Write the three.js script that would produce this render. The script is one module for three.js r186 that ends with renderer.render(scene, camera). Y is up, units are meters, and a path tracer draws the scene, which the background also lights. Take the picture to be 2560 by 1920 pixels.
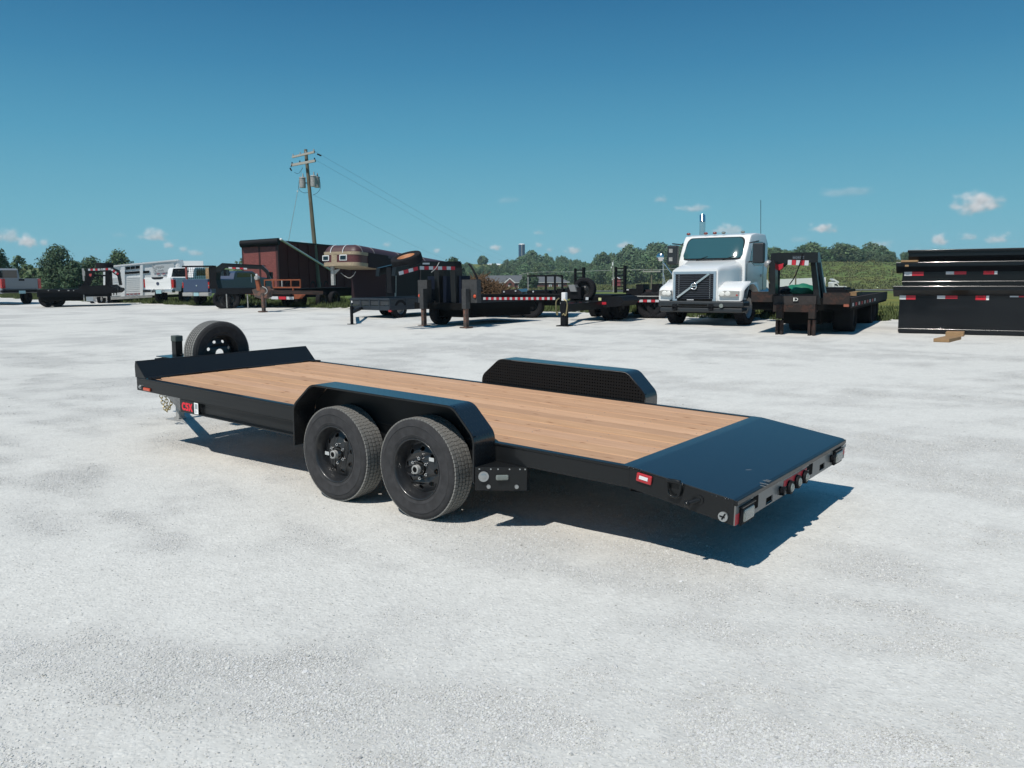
import * as THREE from 'three';
import { mergeGeometries, mergeVertices, toCreasedNormals } from 'three/addons/utils/BufferGeometryUtils.js';
import { RoundedBoxGeometry } from 'three/addons/geometries/RoundedBoxGeometry.js';
import { ImprovedNoise } from 'three/addons/math/ImprovedNoise.js';

// ------------------------------------------------------------------ camera, sky, sun, exposure
const scene = new THREE.Scene();
const FPX = 2062.1;                                   // focal length in pixels of the 2560 x 1920 photograph
const camera = new THREE.PerspectiveCamera(2 * Math.atan(960 / FPX) * 180 / Math.PI, 4 / 3, 0.05, 6000);
camera.position.set(0, 1.6587, 0);
camera.rotation.order = 'YXZ';
camera.rotation.set(-0.1292, 0, -0.0084);
camera.updateMatrixWorld(true);
const renderer = new THREE.WebGLRenderer({ antialias: true });
renderer.toneMapping = THREE.LinearToneMapping;
renderer.toneMappingExposure = 1.12;
renderer.shadowMap.enabled = true;
renderer.shadowMap.type = THREE.PCFSoftShadowMap;

const SUN = new THREE.Vector3(-0.609, 0, 0.793).multiplyScalar(Math.cos(0.967)); SUN.y = Math.sin(0.967);
const sun = new THREE.DirectionalLight(new THREE.Color().setRGB(1.0, 0.945, 0.87), 3.7);
sun.position.copy(SUN).multiplyScalar(90).add(new THREE.Vector3(-4, 0, -25));
sun.target.position.set(-4, 0, -25);
sun.castShadow = true;
sun.shadow.mapSize.set(4096, 4096);
Object.assign(sun.shadow.camera, { left: -70, right: 70, top: 70, bottom: -70, near: 1, far: 260 });
sun.shadow.bias = -0.0005;
scene.add(sun, sun.target);

let seed = 7;
const rnd = () => { seed = (seed * 1664525 + 1013904223) >>> 0; return seed / 4294967296; };
const reseed = (s) => { seed = s >>> 0; };
const rr = (a, b) => a + (b - a) * rnd();
const noise = new ImprovedNoise();
const fbm = (x, y, z, o = 4) => { let s = 0, a = 1, n = 0; for (let i = 0; i < o; i++) { s += a * noise.noise(x, y, z); n += a; a *= 0.5; x = x * 2.03 + 5.2; y = y * 2.03 + 1.3; z = z * 2.03 + 2.7; } return s / n; };
const ss = (a, b, x) => { const t = Math.min(1, Math.max(0, (x - a) / (b - a))); return t * t * (3 - 2 * t); };
const clamp = (x, a, b) => Math.min(b, Math.max(a, x));
const srgb = (r, g, b) => new THREE.Color().setRGB(r / 255, g / 255, b / 255, THREE.SRGBColorSpace);
const lin = (r, g = r, b = r) => new THREE.Color().setRGB(r, g, b);

// a pixel of the photograph -> a ray; used to read real positions off it
function ray(u, v) {
  return new THREE.Vector3((u - 1280) / FPX, -(v - 960) / FPX, -1).applyQuaternion(camera.quaternion);
}
function at(u, v, depth) { const r = ray(u, v); return camera.position.clone().addScaledVector(r, depth / -r.z); }
// the lot rises gently towards its far edge and its left end
const soft = (t, w) => t < -w ? 0 : t > w ? t : (t + w) * (t + w) / (4 * w);
function rise(x, z) { const s = x * 0.8 + z * 0.6, n = x * 0.6 - z * 0.8; return 0.0125 * soft(Math.min(n, 34) - 8, 4) + 0.006 * soft(clamp(-s, -90, 90) - 12, 5); }
function gp(u, v) { // the pixel's point on the lot
  const r = ray(u, v); let p, y = 0;
  for (let i = 0; i < 30; i++) { p = camera.position.clone().addScaledVector(r, (y - camera.position.y) / r.y); y = rise(p.x, p.z); }
  p.y = y; return p;
}
// the point of the pixel's ray on the plane axis = value of a group's own coordinates
function pick(o, axis, value, u, v) {
  o.updateMatrixWorld(true);
  const inv = o.matrixWorld.clone().invert();
  const a = camera.position.clone().applyMatrix4(inv), d = ray(u, v).transformDirection(inv);
  const t = (value - a[axis]) / d[axis];
  return a.addScaledVector(d, t);
}

{ // the sky: a clear deep-blue gradient with small fair-weather cumulus low over the horizon, all round
  const W = 4096, H = 2048, data = new Float32Array(W * H * 4);
  const stops = [[-90, 0.30, 0.34, 0.36], [-1.5, 0.19, 0.42, 0.51], [0, 0.205, 0.445, 0.535], [4, 0.150, 0.395, 0.505], [9, 0.086, 0.300, 0.450], [13.5, 0.049, 0.212, 0.373], [18, 0.028, 0.145, 0.295], [30, 0.028, 0.145, 0.300], [90, 0.026, 0.138, 0.295]];
  const cl = [];
  const add = (u, v, w, h, a = 1) => {
    const r = ray(u, v).normalize();
    cl.push([Math.atan2(r.x, -r.z), Math.asin(r.y), w / FPX / 1.8, h / FPX / 1.5, a]);
  };
  for (const c of [[2436, 510, 104, 50], [1735, 522, 76, 16, .55], [2060, 571, 62, 22, .9], [1650, 498, 34, 18, .35], [2110, 482, 130, 24, .25], [2350, 602, 40, 26, .85], [2420, 593, 44, 14, .6], [2495, 598, 54, 20, .75],
    [1827, 576, 78, 28, .55], [1239, 621, 30, 15, .8], [1347, 613, 24, 12, .5], [1432, 627, 40, 18, .75], [1374, 625, 16, 10, .5], [1347, 582, 26, 10, .4], [1563, 613, 50, 18, .7], [385, 590, 68, 26, .85], [421, 614, 26, 16, .6], [459, 625, 24, 14, .5], [488, 634, 36, 14, .6],
    [70, 605, 44, 30, .9], [23, 590, 40, 30, .6], [111, 607, 16, 18, .6], [-6, 590, 26, 26, .7], [761, 611, 26, 14, .7], [967, 612, 26, 10, .5], [1092, 627, 24, 12, .6], [1270, 502, 66, 16, .14], [2198, 614, 56, 20, .55], [2172, 637, 40, 24, .55], [2285, 630, 30, 14, .5], [300, 588, 40, 10, .12], [2000, 600, 60, 14, .2]]) add(...c);
  reseed(41);
  for (let i = 0; i < 190; i++) {            // the same thin scatter goes on round the rest of the horizon
    const az = rr(-Math.PI, Math.PI); if (Math.abs(az) < 0.62) continue;
    cl.push([az, 0.025 + 0.11 * rnd() * rnd(), rr(0.006, 0.024), rr(0.003, 0.010), rr(0.3, 0.95)]);
  }
  for (let j = 0; j < H; j++) {
    const el = ((j + 0.5) / H - 0.5) * Math.PI, deg = el * 180 / Math.PI;
    let k = 0; while (k < stops.length - 2 && stops[k + 1][0] < deg) k++;
    const a = stops[k], b = stops[k + 1], t = clamp((deg - a[0]) / (b[0] - a[0]), 0, 1);
    const c = [1, 2, 3].map((i) => a[i] + (b[i] - a[i]) * t);
    for (let i = 0; i < W; i++) { const p = (j * W + i) * 4; data[p] = c[0]; data[p + 1] = c[1]; data[p + 2] = c[2]; data[p + 3] = 1; }
  }
  for (const [az, el, hw, hh, al] of cl) {
    const j0 = Math.floor(((el - hh * 2.2) / Math.PI + 0.5) * H), j1 = Math.ceil(((el + hh * 2.2) / Math.PI + 0.5) * H);
    const di = Math.ceil(hw * 1.9 / (2 * Math.PI) * W), ic = Math.round(((Math.atan2(-Math.cos(az), Math.sin(az)) / (2 * Math.PI)) + 0.5) * W);
    for (let j = j0; j <= j1; j++) for (let i = ic - di; i <= ic + di; i++) {
      const e = ((j + 0.5) / H - 0.5) * Math.PI, phi = ((i + 0.5) / W - 0.5) * 2 * Math.PI;
      let da = Math.atan2(Math.cos(phi), -Math.sin(phi)) - az; if (da > Math.PI) da -= 2 * Math.PI; if (da < -Math.PI) da += 2 * Math.PI;
      const x = da / hw, y = (e - el) / hh, q = 2.4;
      const n = fbm(x * 1.5 + az * 60, y * 1.3 + el * 90, 3.1, 4), n2 = fbm(x * 4 + az * 30, y * 3, 8.7, 3);
      const yy = y < 0 ? y * 1.35 : y;
      const d = Math.exp(-(x * x + yy * yy) * 1.15) + n * 0.75 + n2 * 0.22 - 0.36;
      const m = ss(0.0, 0.62, d) * al * ss(2.1, 1.4, Math.hypot(x / 1.15, y)); if (m <= 0) continue;
      const lit = clamp(0.72 + 0.22 * y - 0.1 * x + n2 * 0.3, 0.45, 1);
      const p = (j * W + ((i % W) + W) % W) * 4;
      const col = [0.74 * lit, 0.75 * lit, 0.77 * lit];
      for (let c = 0; c < 3; c++) data[p + c] += (col[c] - data[p + c]) * m * 0.9;
    }
  }
  const sky = new THREE.DataTexture(data, W, H, THREE.RGBAFormat, THREE.FloatType);
  sky.mapping = THREE.EquirectangularReflectionMapping; sky.magFilter = THREE.LinearFilter; sky.minFilter = THREE.LinearFilter; sky.needsUpdate = true;
  scene.background = sky; scene.environment = sky;
}

// ------------------------------------------------------------------ building helpers
const used = {};
const numbered = (n) => { const k = used[n] = (used[n] ?? -1) + 1; return k ? n + '_' + String(k).padStart(3, '0') : n; };
function tag(o, label, category, group) { o.userData.label = label; o.userData.category = category; if (group) o.userData.group = group; return o; }
function thing(name, label, category, pos, turn = 0, group) {
  const o = new THREE.Group(); o.name = numbered(name); scene.add(o);
  if (pos) o.position.copy(pos.isVector3 ? pos : new THREE.Vector3(...pos));
  o.rotation.order = 'YXZ'; o.rotation.y = turn; o.updateMatrixWorld(true);
  return tag(o, label, category, group);
}
const sub = (name, parent) => { const g = new THREE.Group(); g.name = name; parent.add(g); return g; };
function clean(g) { let x = g.index ? g.toNonIndexed() : g; for (const k of Object.keys(x.attributes)) if (!['position', 'normal', 'uv', 'color'].includes(k)) x.deleteAttribute(k); return x; }
function mesh(name, geos, mat, parent = scene) {
  const list = (Array.isArray(geos) ? geos : [geos]).map(clean);
  const m = new THREE.Mesh(list.length > 1 ? mergeGeometries(list) : list[0], mat);
  m.name = parent === scene ? numbered(name) : name; m.castShadow = m.receiveShadow = true; parent.add(m); return m;
}
function share(name, geo, mat, parent) { const m = new THREE.Mesh(geo, mat); m.name = name; m.castShadow = m.receiveShadow = true; parent.add(m); return m; }
const V = (x, y, z) => new THREE.Vector3(x, y, z);
function uvBox(g, w, h, d) { // uv in metres on the six faces
  const u = g.attributes.uv, s = [[d, h], [d, h], [w, d], [w, d], [w, h], [w, h]];
  for (let f = 0; f < 6; f++) for (let i = 0; i < 4; i++) u.setXY(f * 4 + i, u.getX(f * 4 + i) * s[f][0], u.getY(f * 4 + i) * s[f][1]);
  return g;
}
function bx(w, h, d, x = 0, y = 0, z = 0, ry = 0, rx = 0, rz = 0) { // box about its centre
  const g = uvBox(new THREE.BoxGeometry(w, h, d), w, h, d);
  g.applyMatrix4(new THREE.Matrix4().makeRotationFromEuler(new THREE.Euler(rx, ry, rz, 'YXZ')).setPosition(x, y, z)); return g;
}
function b2(x0, x1, y0, y1, z0, z1) { return bx(Math.abs(x1 - x0), Math.abs(y1 - y0), Math.abs(z1 - z0), (x0 + x1) / 2, (y0 + y1) / 2, (z0 + z1) / 2); }
function rb(x0, x1, y0, y1, z0, z1, r = 0.006, s = 2) { // rounded box between limits
  const w = Math.abs(x1 - x0), h = Math.abs(y1 - y0), d = Math.abs(z1 - z0);
  const g = new RoundedBoxGeometry(w, h, d, s, Math.min(r, w / 2.05, h / 2.05, d / 2.05));
  g.translate((x0 + x1) / 2, (y0 + y1) / 2, (z0 + z1) / 2); return g;
}
function along(g, a, b) { // geometry along +y of length 1 -> from a to b
  const d = b.clone().sub(a), l = d.length();
  g.scale(1, l, 1); g.applyQuaternion(new THREE.Quaternion().setFromUnitVectors(V(0, 1, 0), d.normalize())); g.translate(...a.clone().add(b).multiplyScalar(0.5).toArray()); return g;
}
const rod = (a, b, r, s = 8, r2 = r) => along(new THREE.CylinderGeometry(r2, r, 1, s), a, b);
function beam(a, b, w, h) { // rectangular bar from a to b, h kept upright
  const d = b.clone().sub(a), l = d.length(); const g = new THREE.BoxGeometry(w, h, l);
  const m = new THREE.Matrix4().lookAt(b, a, Math.abs(d.y) > 0.99 * l ? V(1, 0, 0) : V(0, 1, 0)); m.setPosition(a.clone().add(b).multiplyScalar(0.5));
  g.applyMatrix4(m); return g;
}
function tube(pts, r, seg = 40, rs = 6, closed = false) { return new THREE.TubeGeometry(new THREE.CatmullRomCurve3(pts, closed, 'centripetal'), seg, r, rs, closed); }
function disc(r, h, x, y, z, axis = 'z', seg = 20, r2 = r) { // cylinder with its axis along x, y or z
  const g = new THREE.CylinderGeometry(r2, r, h, seg); if (axis === 'z') g.rotateX(Math.PI / 2); if (axis === 'x') g.rotateZ(-Math.PI / 2); g.translate(x, y, z); return g;
}
function plate(pts, depth, holes = [], bevel = 0) { // outline in x, y extruded along +z from 0
  const s = new THREE.Shape(pts.map((p) => new THREE.Vector2(p[0], p[1])));
  for (const h of holes) s.holes.push(h);
  return new THREE.ExtrudeGeometry(s, { depth: depth - 2 * bevel, bevelEnabled: bevel > 0, bevelSize: bevel, bevelThickness: bevel, bevelOffset: -bevel, bevelSegments: 2, curveSegments: 10 }).translate(0, 0, bevel);
}
function ellipse(x, y, a, b, n = 16, rot = 0) { const p = new THREE.Path(); p.absellipse(x, y, a, b, 0, Math.PI * 2, false, rot); return p; }
function plateZY(pts, x0, x1) { const g = plate(pts.map(([z, y]) => [-z, y]), x1 - x0); g.rotateY(Math.PI / 2); g.translate(x0, 0, 0); return g; } // outline in z, y, thick along x
function plateXZ(pts, y0, y1) { const g = plate(pts.map(([x, z]) => [x, -z]), y1 - y0); g.rotateX(-Math.PI / 2); g.translate(0, y0, 0); return g; }
function strip(poly, z0, z1, t) { // a bent sheet: polyline in x, y, of thickness t, spanning z0..z1
  const out = []; const n = poly.length, nor = [];
  for (let i = 0; i < n; i++) {
    const a = poly[Math.max(0, i - 1)], b = poly[Math.min(n - 1, i + 1)]; let dx = b[0] - a[0], dy = b[1] - a[1]; const l = Math.hypot(dx, dy); nor.push([-dy / l, dx / l]);
  }
  for (let i = 0; i < n; i++) out.push(poly[i]); for (let i = n - 1; i >= 0; i--) out.push([poly[i][0] - nor[i][0] * t, poly[i][1] - nor[i][1] * t]);
  const g = plate(out, Math.abs(z1 - z0)); g.translate(0, 0, Math.min(z0, z1)); return toCreasedNormals(g, 0.5);
}
function bend(poly, r, n = 5) { // rounds the corners of a polyline
  const o = [poly[0]];
  for (let i = 1; i < poly.length - 1; i++) {
    const p = poly[i], a = poly[i - 1], b = poly[i + 1];
    const la = Math.hypot(a[0] - p[0], a[1] - p[1]), lb = Math.hypot(b[0] - p[0], b[1] - p[1]), q = Math.min(r, la * 0.45, lb * 0.45);
    const A = [p[0] + (a[0] - p[0]) / la * q, p[1] + (a[1] - p[1]) / la * q], B = [p[0] + (b[0] - p[0]) / lb * q, p[1] + (b[1] - p[1]) / lb * q];
    for (let k = 0; k <= n; k++) { const t = k / n; o.push([(1 - t) ** 2 * A[0] + 2 * t * (1 - t) * p[0] + t * t * B[0], (1 - t) ** 2 * A[1] + 2 * t * (1 - t) * p[1] + t * t * B[1]]); }
  }
  o.push(poly[poly.length - 1]); return o;
}
function canvasTex(w, h, draw, srgbSpace = true) {
  const c = document.createElement('canvas'); c.width = w; c.height = h; draw(c.getContext('2d'), w, h);
  const t = new THREE.CanvasTexture(c); t.colorSpace = srgbSpace ? THREE.SRGBColorSpace : THREE.NoColorSpace; t.magFilter = THREE.LinearFilter; return t;
}
function dataTex(w, h, fn, srgbSpace = true) { // fn(x, y) -> [r, g, b] 0..255
  const d = new Uint8Array(w * h * 4);
  for (let j = 0; j < h; j++) for (let i = 0; i < w; i++) { const c = fn(i, j), p = (j * w + i) * 4; d[p] = clamp(c[0], 0, 255); d[p + 1] = clamp(c[1], 0, 255); d[p + 2] = clamp(c[2], 0, 255); d[p + 3] = 255; }
  const t = new THREE.DataTexture(d, w, h); t.colorSpace = srgbSpace ? THREE.SRGBColorSpace : THREE.NoColorSpace; t.wrapS = t.wrapT = THREE.RepeatWrapping; t.magFilter = THREE.LinearFilter; t.minFilter = THREE.LinearMipmapLinearFilter; t.generateMipmaps = true; t.needsUpdate = true; return t;
}
const std = (o) => new THREE.MeshStandardMaterial(o), phy = (o) => new THREE.MeshPhysicalMaterial(o);
// tiling value noise
function tileNoise(size, cells, s) {
  reseed(s); const g = new Float32Array(cells * cells).map(() => rnd());
  return (x, y) => { const fx = x / size * cells, fy = y / size * cells, ix = Math.floor(fx), iy = Math.floor(fy), tx = fx - ix, ty = fy - iy, sx = tx * tx * (3 - 2 * tx), sy = ty * ty * (3 - 2 * ty);
    const G = (a, b) => g[((b % cells + cells) % cells) * cells + (a % cells + cells) % cells];
    return (G(ix, iy) * (1 - sx) + G(ix + 1, iy) * sx) * (1 - sy) + (G(ix, iy + 1) * (1 - sx) + G(ix + 1, iy + 1) * sx) * sy; };
}

// ------------------------------------------------------------------ materials
const speck = dataTex(256, 256, (() => { const a = tileNoise(256, 16, 3), b = tileNoise(256, 64, 4), c = tileNoise(256, 128, 9); return (x, y) => { const v = 205 + 34 * (a(x, y) - .5) + 34 * (b(x, y) - .5) + 26 * (c(x, y) - .5); return [v, v, v]; }; })());
speck.repeat.set(1.2, 1.2);
const rust = dataTex(256, 256, (() => { const a = tileNoise(256, 8, 13), b = tileNoise(256, 32, 14), c = tileNoise(256, 128, 19); return (x, y) => { const v = .5 * a(x, y) + .3 * b(x, y) + .2 * c(x, y), r = ss(.42, .62, v); return [58 + 40 * r + 26 * c(x, y), 52 + 16 * r + 22 * c(x, y), 50 + 8 * r + 18 * c(x, y)]; }; })());
const dusty = dataTex(256, 256, (() => { const a = tileNoise(256, 6, 33), b = tileNoise(256, 24, 34), c = tileNoise(256, 128, 35); return (x, y) => { const v = 152 + 44 * (a(x, y) - .4) + 16 * (b(x, y) - .5) + 10 * (c(x, y) - .5); return [v, v, v * 1.02]; }; })());
const roughTex = dataTex(256, 256, (() => { const a = tileNoise(256, 12, 23), b = tileNoise(256, 60, 24); return (x, y) => { const v = 150 + 70 * a(x, y) + 35 * b(x, y); return [v, v, v]; }; })(), false);
const diamond = dataTex(256, 256, (x, y) => { // raised lugs, alternating directions
  const cx = Math.floor(x / 64), cy = Math.floor(y / 64), fx = x % 64 - 32, fy = y % 64 - 32, s = (cx + cy) % 2 ? 1 : -1;
  const a = (fx + s * fy) * .7071, b = (fx - s * fy) * .7071, d = (a / 27) ** 2 + (b / 8) ** 2; const v = d < 1 ? 255 * Math.sqrt(1 - d) : 0; return [v, v, v]; }, false);
const M = {
  black: phy({ color: lin(0.010, 0.011, 0.012), roughness: 0.5, roughnessMap: roughTex, clearcoat: 0.3, clearcoatRoughness: 0.1, specularIntensity: 0.35 }),
  blackDull: phy({ color: lin(0.0065, 0.007, 0.009), roughness: 0.65, specularIntensity: 0.32 }),
  under: phy({ color: lin(0.006), roughness: 0.9, specularIntensity: 0.2 }),
  tread_plate: phy({ color: lin(0.010, 0.011, 0.013), roughness: 0.30, bumpMap: diamond, bumpScale: 0.0005, clearcoat: 0.55, clearcoatRoughness: 0.14 }),
  fender_plate: phy({ color: lin(0.010, 0.011, 0.013), roughness: 0.30, bumpMap: diamond, bumpScale: 0.0018, clearcoat: 0.5, clearcoatRoughness: 0.16 }),
  wall_plate: phy({ color: lin(0.007, 0.008, 0.009), roughness: 0.5, specularIntensity: 0.3, clearcoat: 0.12, clearcoatRoughness: 0.2 }),
  tyre: std({ color: lin(0.092, 0.092, 0.094), map: dusty, roughness: 0.93, bumpMap: speck, bumpScale: 0.0004 }),
  tread: std({ color: lin(0.185, 0.182, 0.172), roughness: 0.95 }),
  rim: phy({ color: lin(0.010), roughness: 0.22, clearcoat: 0.8, clearcoatRoughness: 0.06 }),
  rimFace: phy({ color: lin(0.012, 0.013, 0.015), roughness: 0.42, clearcoat: 0.35, clearcoatRoughness: 0.15 }),
  chrome: std({ color: lin(0.75), roughness: 0.18, metalness: 1 }),
  zinc: std({ color: lin(0.42, 0.43, 0.43), roughness: 0.42, metalness: 0.75, roughnessMap: roughTex }),
  galv: std({ color: lin(0.55, 0.55, 0.53), roughness: 0.55, metalness: 0.1, map: speck }),
  chain: std({ color: lin(0.40, 0.33, 0.18), roughness: 0.35, metalness: 0.9 }),
  red: phy({ color: lin(0.42, 0.012, 0.018), roughness: 0.3, clearcoat: 0.6 }),
  redTape: std({ color: lin(0.46, 0.015, 0.03), roughness: 0.5 }),
  silverTape: std({ color: lin(0.52, 0.53, 0.55), roughness: 0.5 }),
  amber: phy({ color: lin(0.55, 0.07, 0.02), roughness: 0.3, clearcoat: 0.5 }),
  lens: phy({ color: lin(0.19, 0.215, 0.20), roughness: 0.25, clearcoat: 0.7, bumpMap: diamond, bumpScale: 0.001 }),
  white: phy({ color: lin(0.76, 0.77, 0.76), roughness: 0.35, clearcoat: 0.6, clearcoatRoughness: 0.08 }),
  whiteDull: std({ color: lin(0.72), roughness: 0.6 }),
  rust: std({ color: 0xffffff, map: rust, roughness: 0.85 }),
  wood: std({ color: lin(0.55, 0.36, 0.19), roughness: 0.85, map: speck }),
  glass: phy({ color: lin(0.02, 0.03, 0.035), roughness: 0.05, clearcoat: 1, clearcoatRoughness: 0.02, specularIntensity: 1 }),
};
diamond.repeat.set(9, 9);

// ------------------------------------------------------------------ the ground: gravel lot and the country behind it
const ROW = V(0.8, 0, 0.6), AWAY = V(0.6, 0, -0.8);        // along the row of parked vehicles, and from the lot into the fields
const inRow = (s, n) => V(ROW.x * s + AWAY.x * n, 0, ROW.z * s + AWAY.z * n);
const edgeN = (s) => 25.2 + 2.3 * ss(-42, -18, s) + 1.6 * ss(-8, 6, s) + 1.2 * noise.noise(s * 0.13, 3.3, 0) + 0.5 * noise.noise(s * 0.6, 7.3, 0);
function lotHeight(x, z) { return rise(x, z) + 0.018 * noise.noise(x * 0.25, z * 0.25, 5.5) + 0.011 * noise.noise(x * 0.9, z * 1.1, 9.5) + 0.005 * noise.noise(x * 2.7, z * 2.7, 1.5); }
function land(x, z) {
  const s = x * ROW.x + z * ROW.z, n = x * AWAY.x + z * AWAY.z, D = -z, right = ss(0.12, 0.34, x / Math.max(D, 1));
  let y = -0.035 + 0.03 * noise.noise(x * 0.2, z * 0.2, 2);
  y += rise(x, z); if (n < edgeN(s) - 1.2) return y - 0.05;
  y -= 2.6 * ss(52, 170, D);
  y += right * 8.6 * ss(206, 330, D) + (1 - right) * (5.2 * ss(285, 430, D) + 7.5 * ss(400, 620, D));
  y += 1.2 * fbm(x * 0.012, z * 0.012, 4) * ss(90, 300, D) + 7 * ss(600, 1500, D);
  return y;
}
function sheet(xs, zs, h, col) {
  const p = [], c = [], uv = [], id = [], nx = xs.length;
  for (const z of zs) for (const x of xs) { p.push(x, h(x, z), z); uv.push(x, z); if (col) c.push(...col(x, z)); }
  for (let j = 0; j < zs.length - 1; j++) for (let i = 0; i < nx - 1; i++) { const a = j * nx + i; id.push(a, a + nx, a + 1, a + 1, a + nx, a + nx + 1); }
  const g = new THREE.BufferGeometry(); g.setAttribute('position', new THREE.Float32BufferAttribute(p, 3)); g.setAttribute('uv', new THREE.Float32BufferAttribute(uv, 2));
  if (col) g.setAttribute('color', new THREE.Float32BufferAttribute(c, 3)); g.setIndex(id); g.computeVertexNormals(); return g;
}
const spaced = (a, b, n, p) => Array.from({ length: n }, (_, i) => { const t = i / (n - 1) * 2 - 1; return (a + b) / 2 + Math.sign(t) * Math.pow(Math.abs(t), p) * (b - a) / 2; });
// loose stone lies in drifts and streaks between packed, dusty ground
const loose = (x, z) => {
  const s = x * 0.8 + z * 0.6, n = x * 0.6 - z * 0.8;
  const w = 0.9 * noise.noise(x * 0.3, z * 0.3, 12), a = fbm(s * 0.30, n * 0.85 + w, 1.7, 4), b = fbm(x * 0.22 + 9, z * 0.34, 6.2, 3), c = fbm(s * 1.1, n * 3.4 + w, 4.4, 3), d = fbm(x * 1.5, z * 1.5, 2.2, 3);
  return ss(-0.18, 0.32, a * 0.75 + b * 0.55 + c * 0.5 + d * 0.45 - 0.02);
};
const grainTex = (() => {
  const S = 2048, hgt = new Float32Array(S * S), tone = new Float32Array(S * S);   // 4 m square: overlapping chips of crushed limestone
  reseed(99);
  for (let k = 0; k < 150000; k++) {
    const q = rnd(), r = 1.2 + 4.6 * q * q * q, cx = rnd() * S, cy = rnd() * S, an = rnd() * Math.PI, el = rr(0.55, 1), tn = rr(-1, 1), top = rr(0.25, 1) * r / 5.8, ca = Math.cos(an), sa = Math.sin(an);
    const R = Math.ceil(r);
    for (let j = -R; j <= R; j++) for (let i = -R; i <= R; i++) {
      const a = (ca * i + sa * j) / r, b = (-sa * i + ca * j) / (r * el), d = Math.max(Math.abs(a), Math.abs(b)) * .6 + Math.hypot(a, b) * .4; if (d > 1) continue;
      const p = (((Math.floor(cy) + j) % S + S) % S) * S + ((Math.floor(cx) + i) % S + S) % S, h = top * (1 - d * d * .7);
      if (h > hgt[p]) { hgt[p] = h; tone[p] = tn; }
    }
  }
  const a = tileNoise(S, 512, 51), b = tileNoise(S, 128, 52), c = tileNoise(S, 32, 53);
  const col = dataTex(S, S, (x, y) => { const p = y * S + x, n = (a(x, y) - .5) * 12 + (b(x, y) - .5) * 10 + (c(x, y) - .5) * 6, v = 240 + n + tone[p] * 9 * (hgt[p] > .02 ? 1 : 0); return [v + 1, v, v - 2]; });
  const bump = dataTex(S, S, (x, y) => { const p = y * S + x, v = 60 + hgt[p] * 175 + (a(x, y) - .5) * 16; return [v, v, v]; }, false);
  for (const t of [col, bump]) t.repeat.set(1 / 4.1, 1 / 4.1);
  return { col, bump };
})();
M.gravel = std({ color: lin(0.70, 0.695, 0.66), map: grainTex.col, bumpMap: grainTex.bump, bumpScale: 0.0045, vertexColors: true, roughness: 0.97 });
{
  const xs = spaced(-95, 95, 420, 2.3).map((x) => x - 1), zs = spaced(-88, 60, 420, 2.0).map((z) => z + 7);
  const g = sheet(xs, zs, (x, z) => lotHeight(x, z), (x, z) => { const l = loose(x, z), f = 0.5 + 0.5 * fbm(x * 0.07, z * 0.12, 8.8, 3), v = 1.01 - 0.21 * l + 0.16 * (f - .5); return [v, v, v * (1 + 0.012 * l)]; });
  // the lot ends in a ragged line behind the parked vehicles
  const pos = g.attributes.position, id = [], src = g.index.array;
  const out = (i) => { const x = pos.getX(i), z = pos.getZ(i); return x * AWAY.x + z * AWAY.z > edgeN(x * ROW.x + z * ROW.z); };
  for (let t = 0; t < src.length; t += 3) if (!(out(src[t]) && out(src[t + 1]) && out(src[t + 2]))) id.push(src[t], src[t + 1], src[t + 2]);
  g.setIndex(id);
  const lot = mesh('gravel_lot', g, M.gravel); lot.userData.kind = 'structure'; lot.userData.label = 'pale crushed limestone gravel lot';
}
const grassTex = dataTex(512, 512, (() => { const a = tileNoise(512, 16, 61), b = tileNoise(512, 64, 62), c = tileNoise(512, 256, 63); return (x, y) => { const v = .4 * a(x, y) + .3 * b(x, y) + .3 * c(x, y); return [96 + 70 * v + 26 * a(x, y), 118 + 70 * v, 62 + 34 * v]; }; })());
grassTex.repeat.set(1 / 14, 1 / 14);
M.field = std({ color: lin(0.40, 0.45, 0.33), map: grassTex, vertexColors: true, roughness: 1 });
{
  const xs = spaced(-2600, 2600, 260, 2.6), zs = spaced(-2600, 2600, 330, 2.6);
  const g = sheet(xs, zs, land, (x, z) => { const f = fbm(x * 0.02, z * 0.02, 3.3, 4), t = ss(-.25, .35, f); return [0.75 + 0.45 * t, 0.95 + 0.1 * f, 0.8 - 0.1 * t]; });
  const f = mesh('grass_field', g, M.field); f.userData.kind = 'structure'; f.userData.label = 'green grass fields and rising ground beyond the lot';
}
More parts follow.
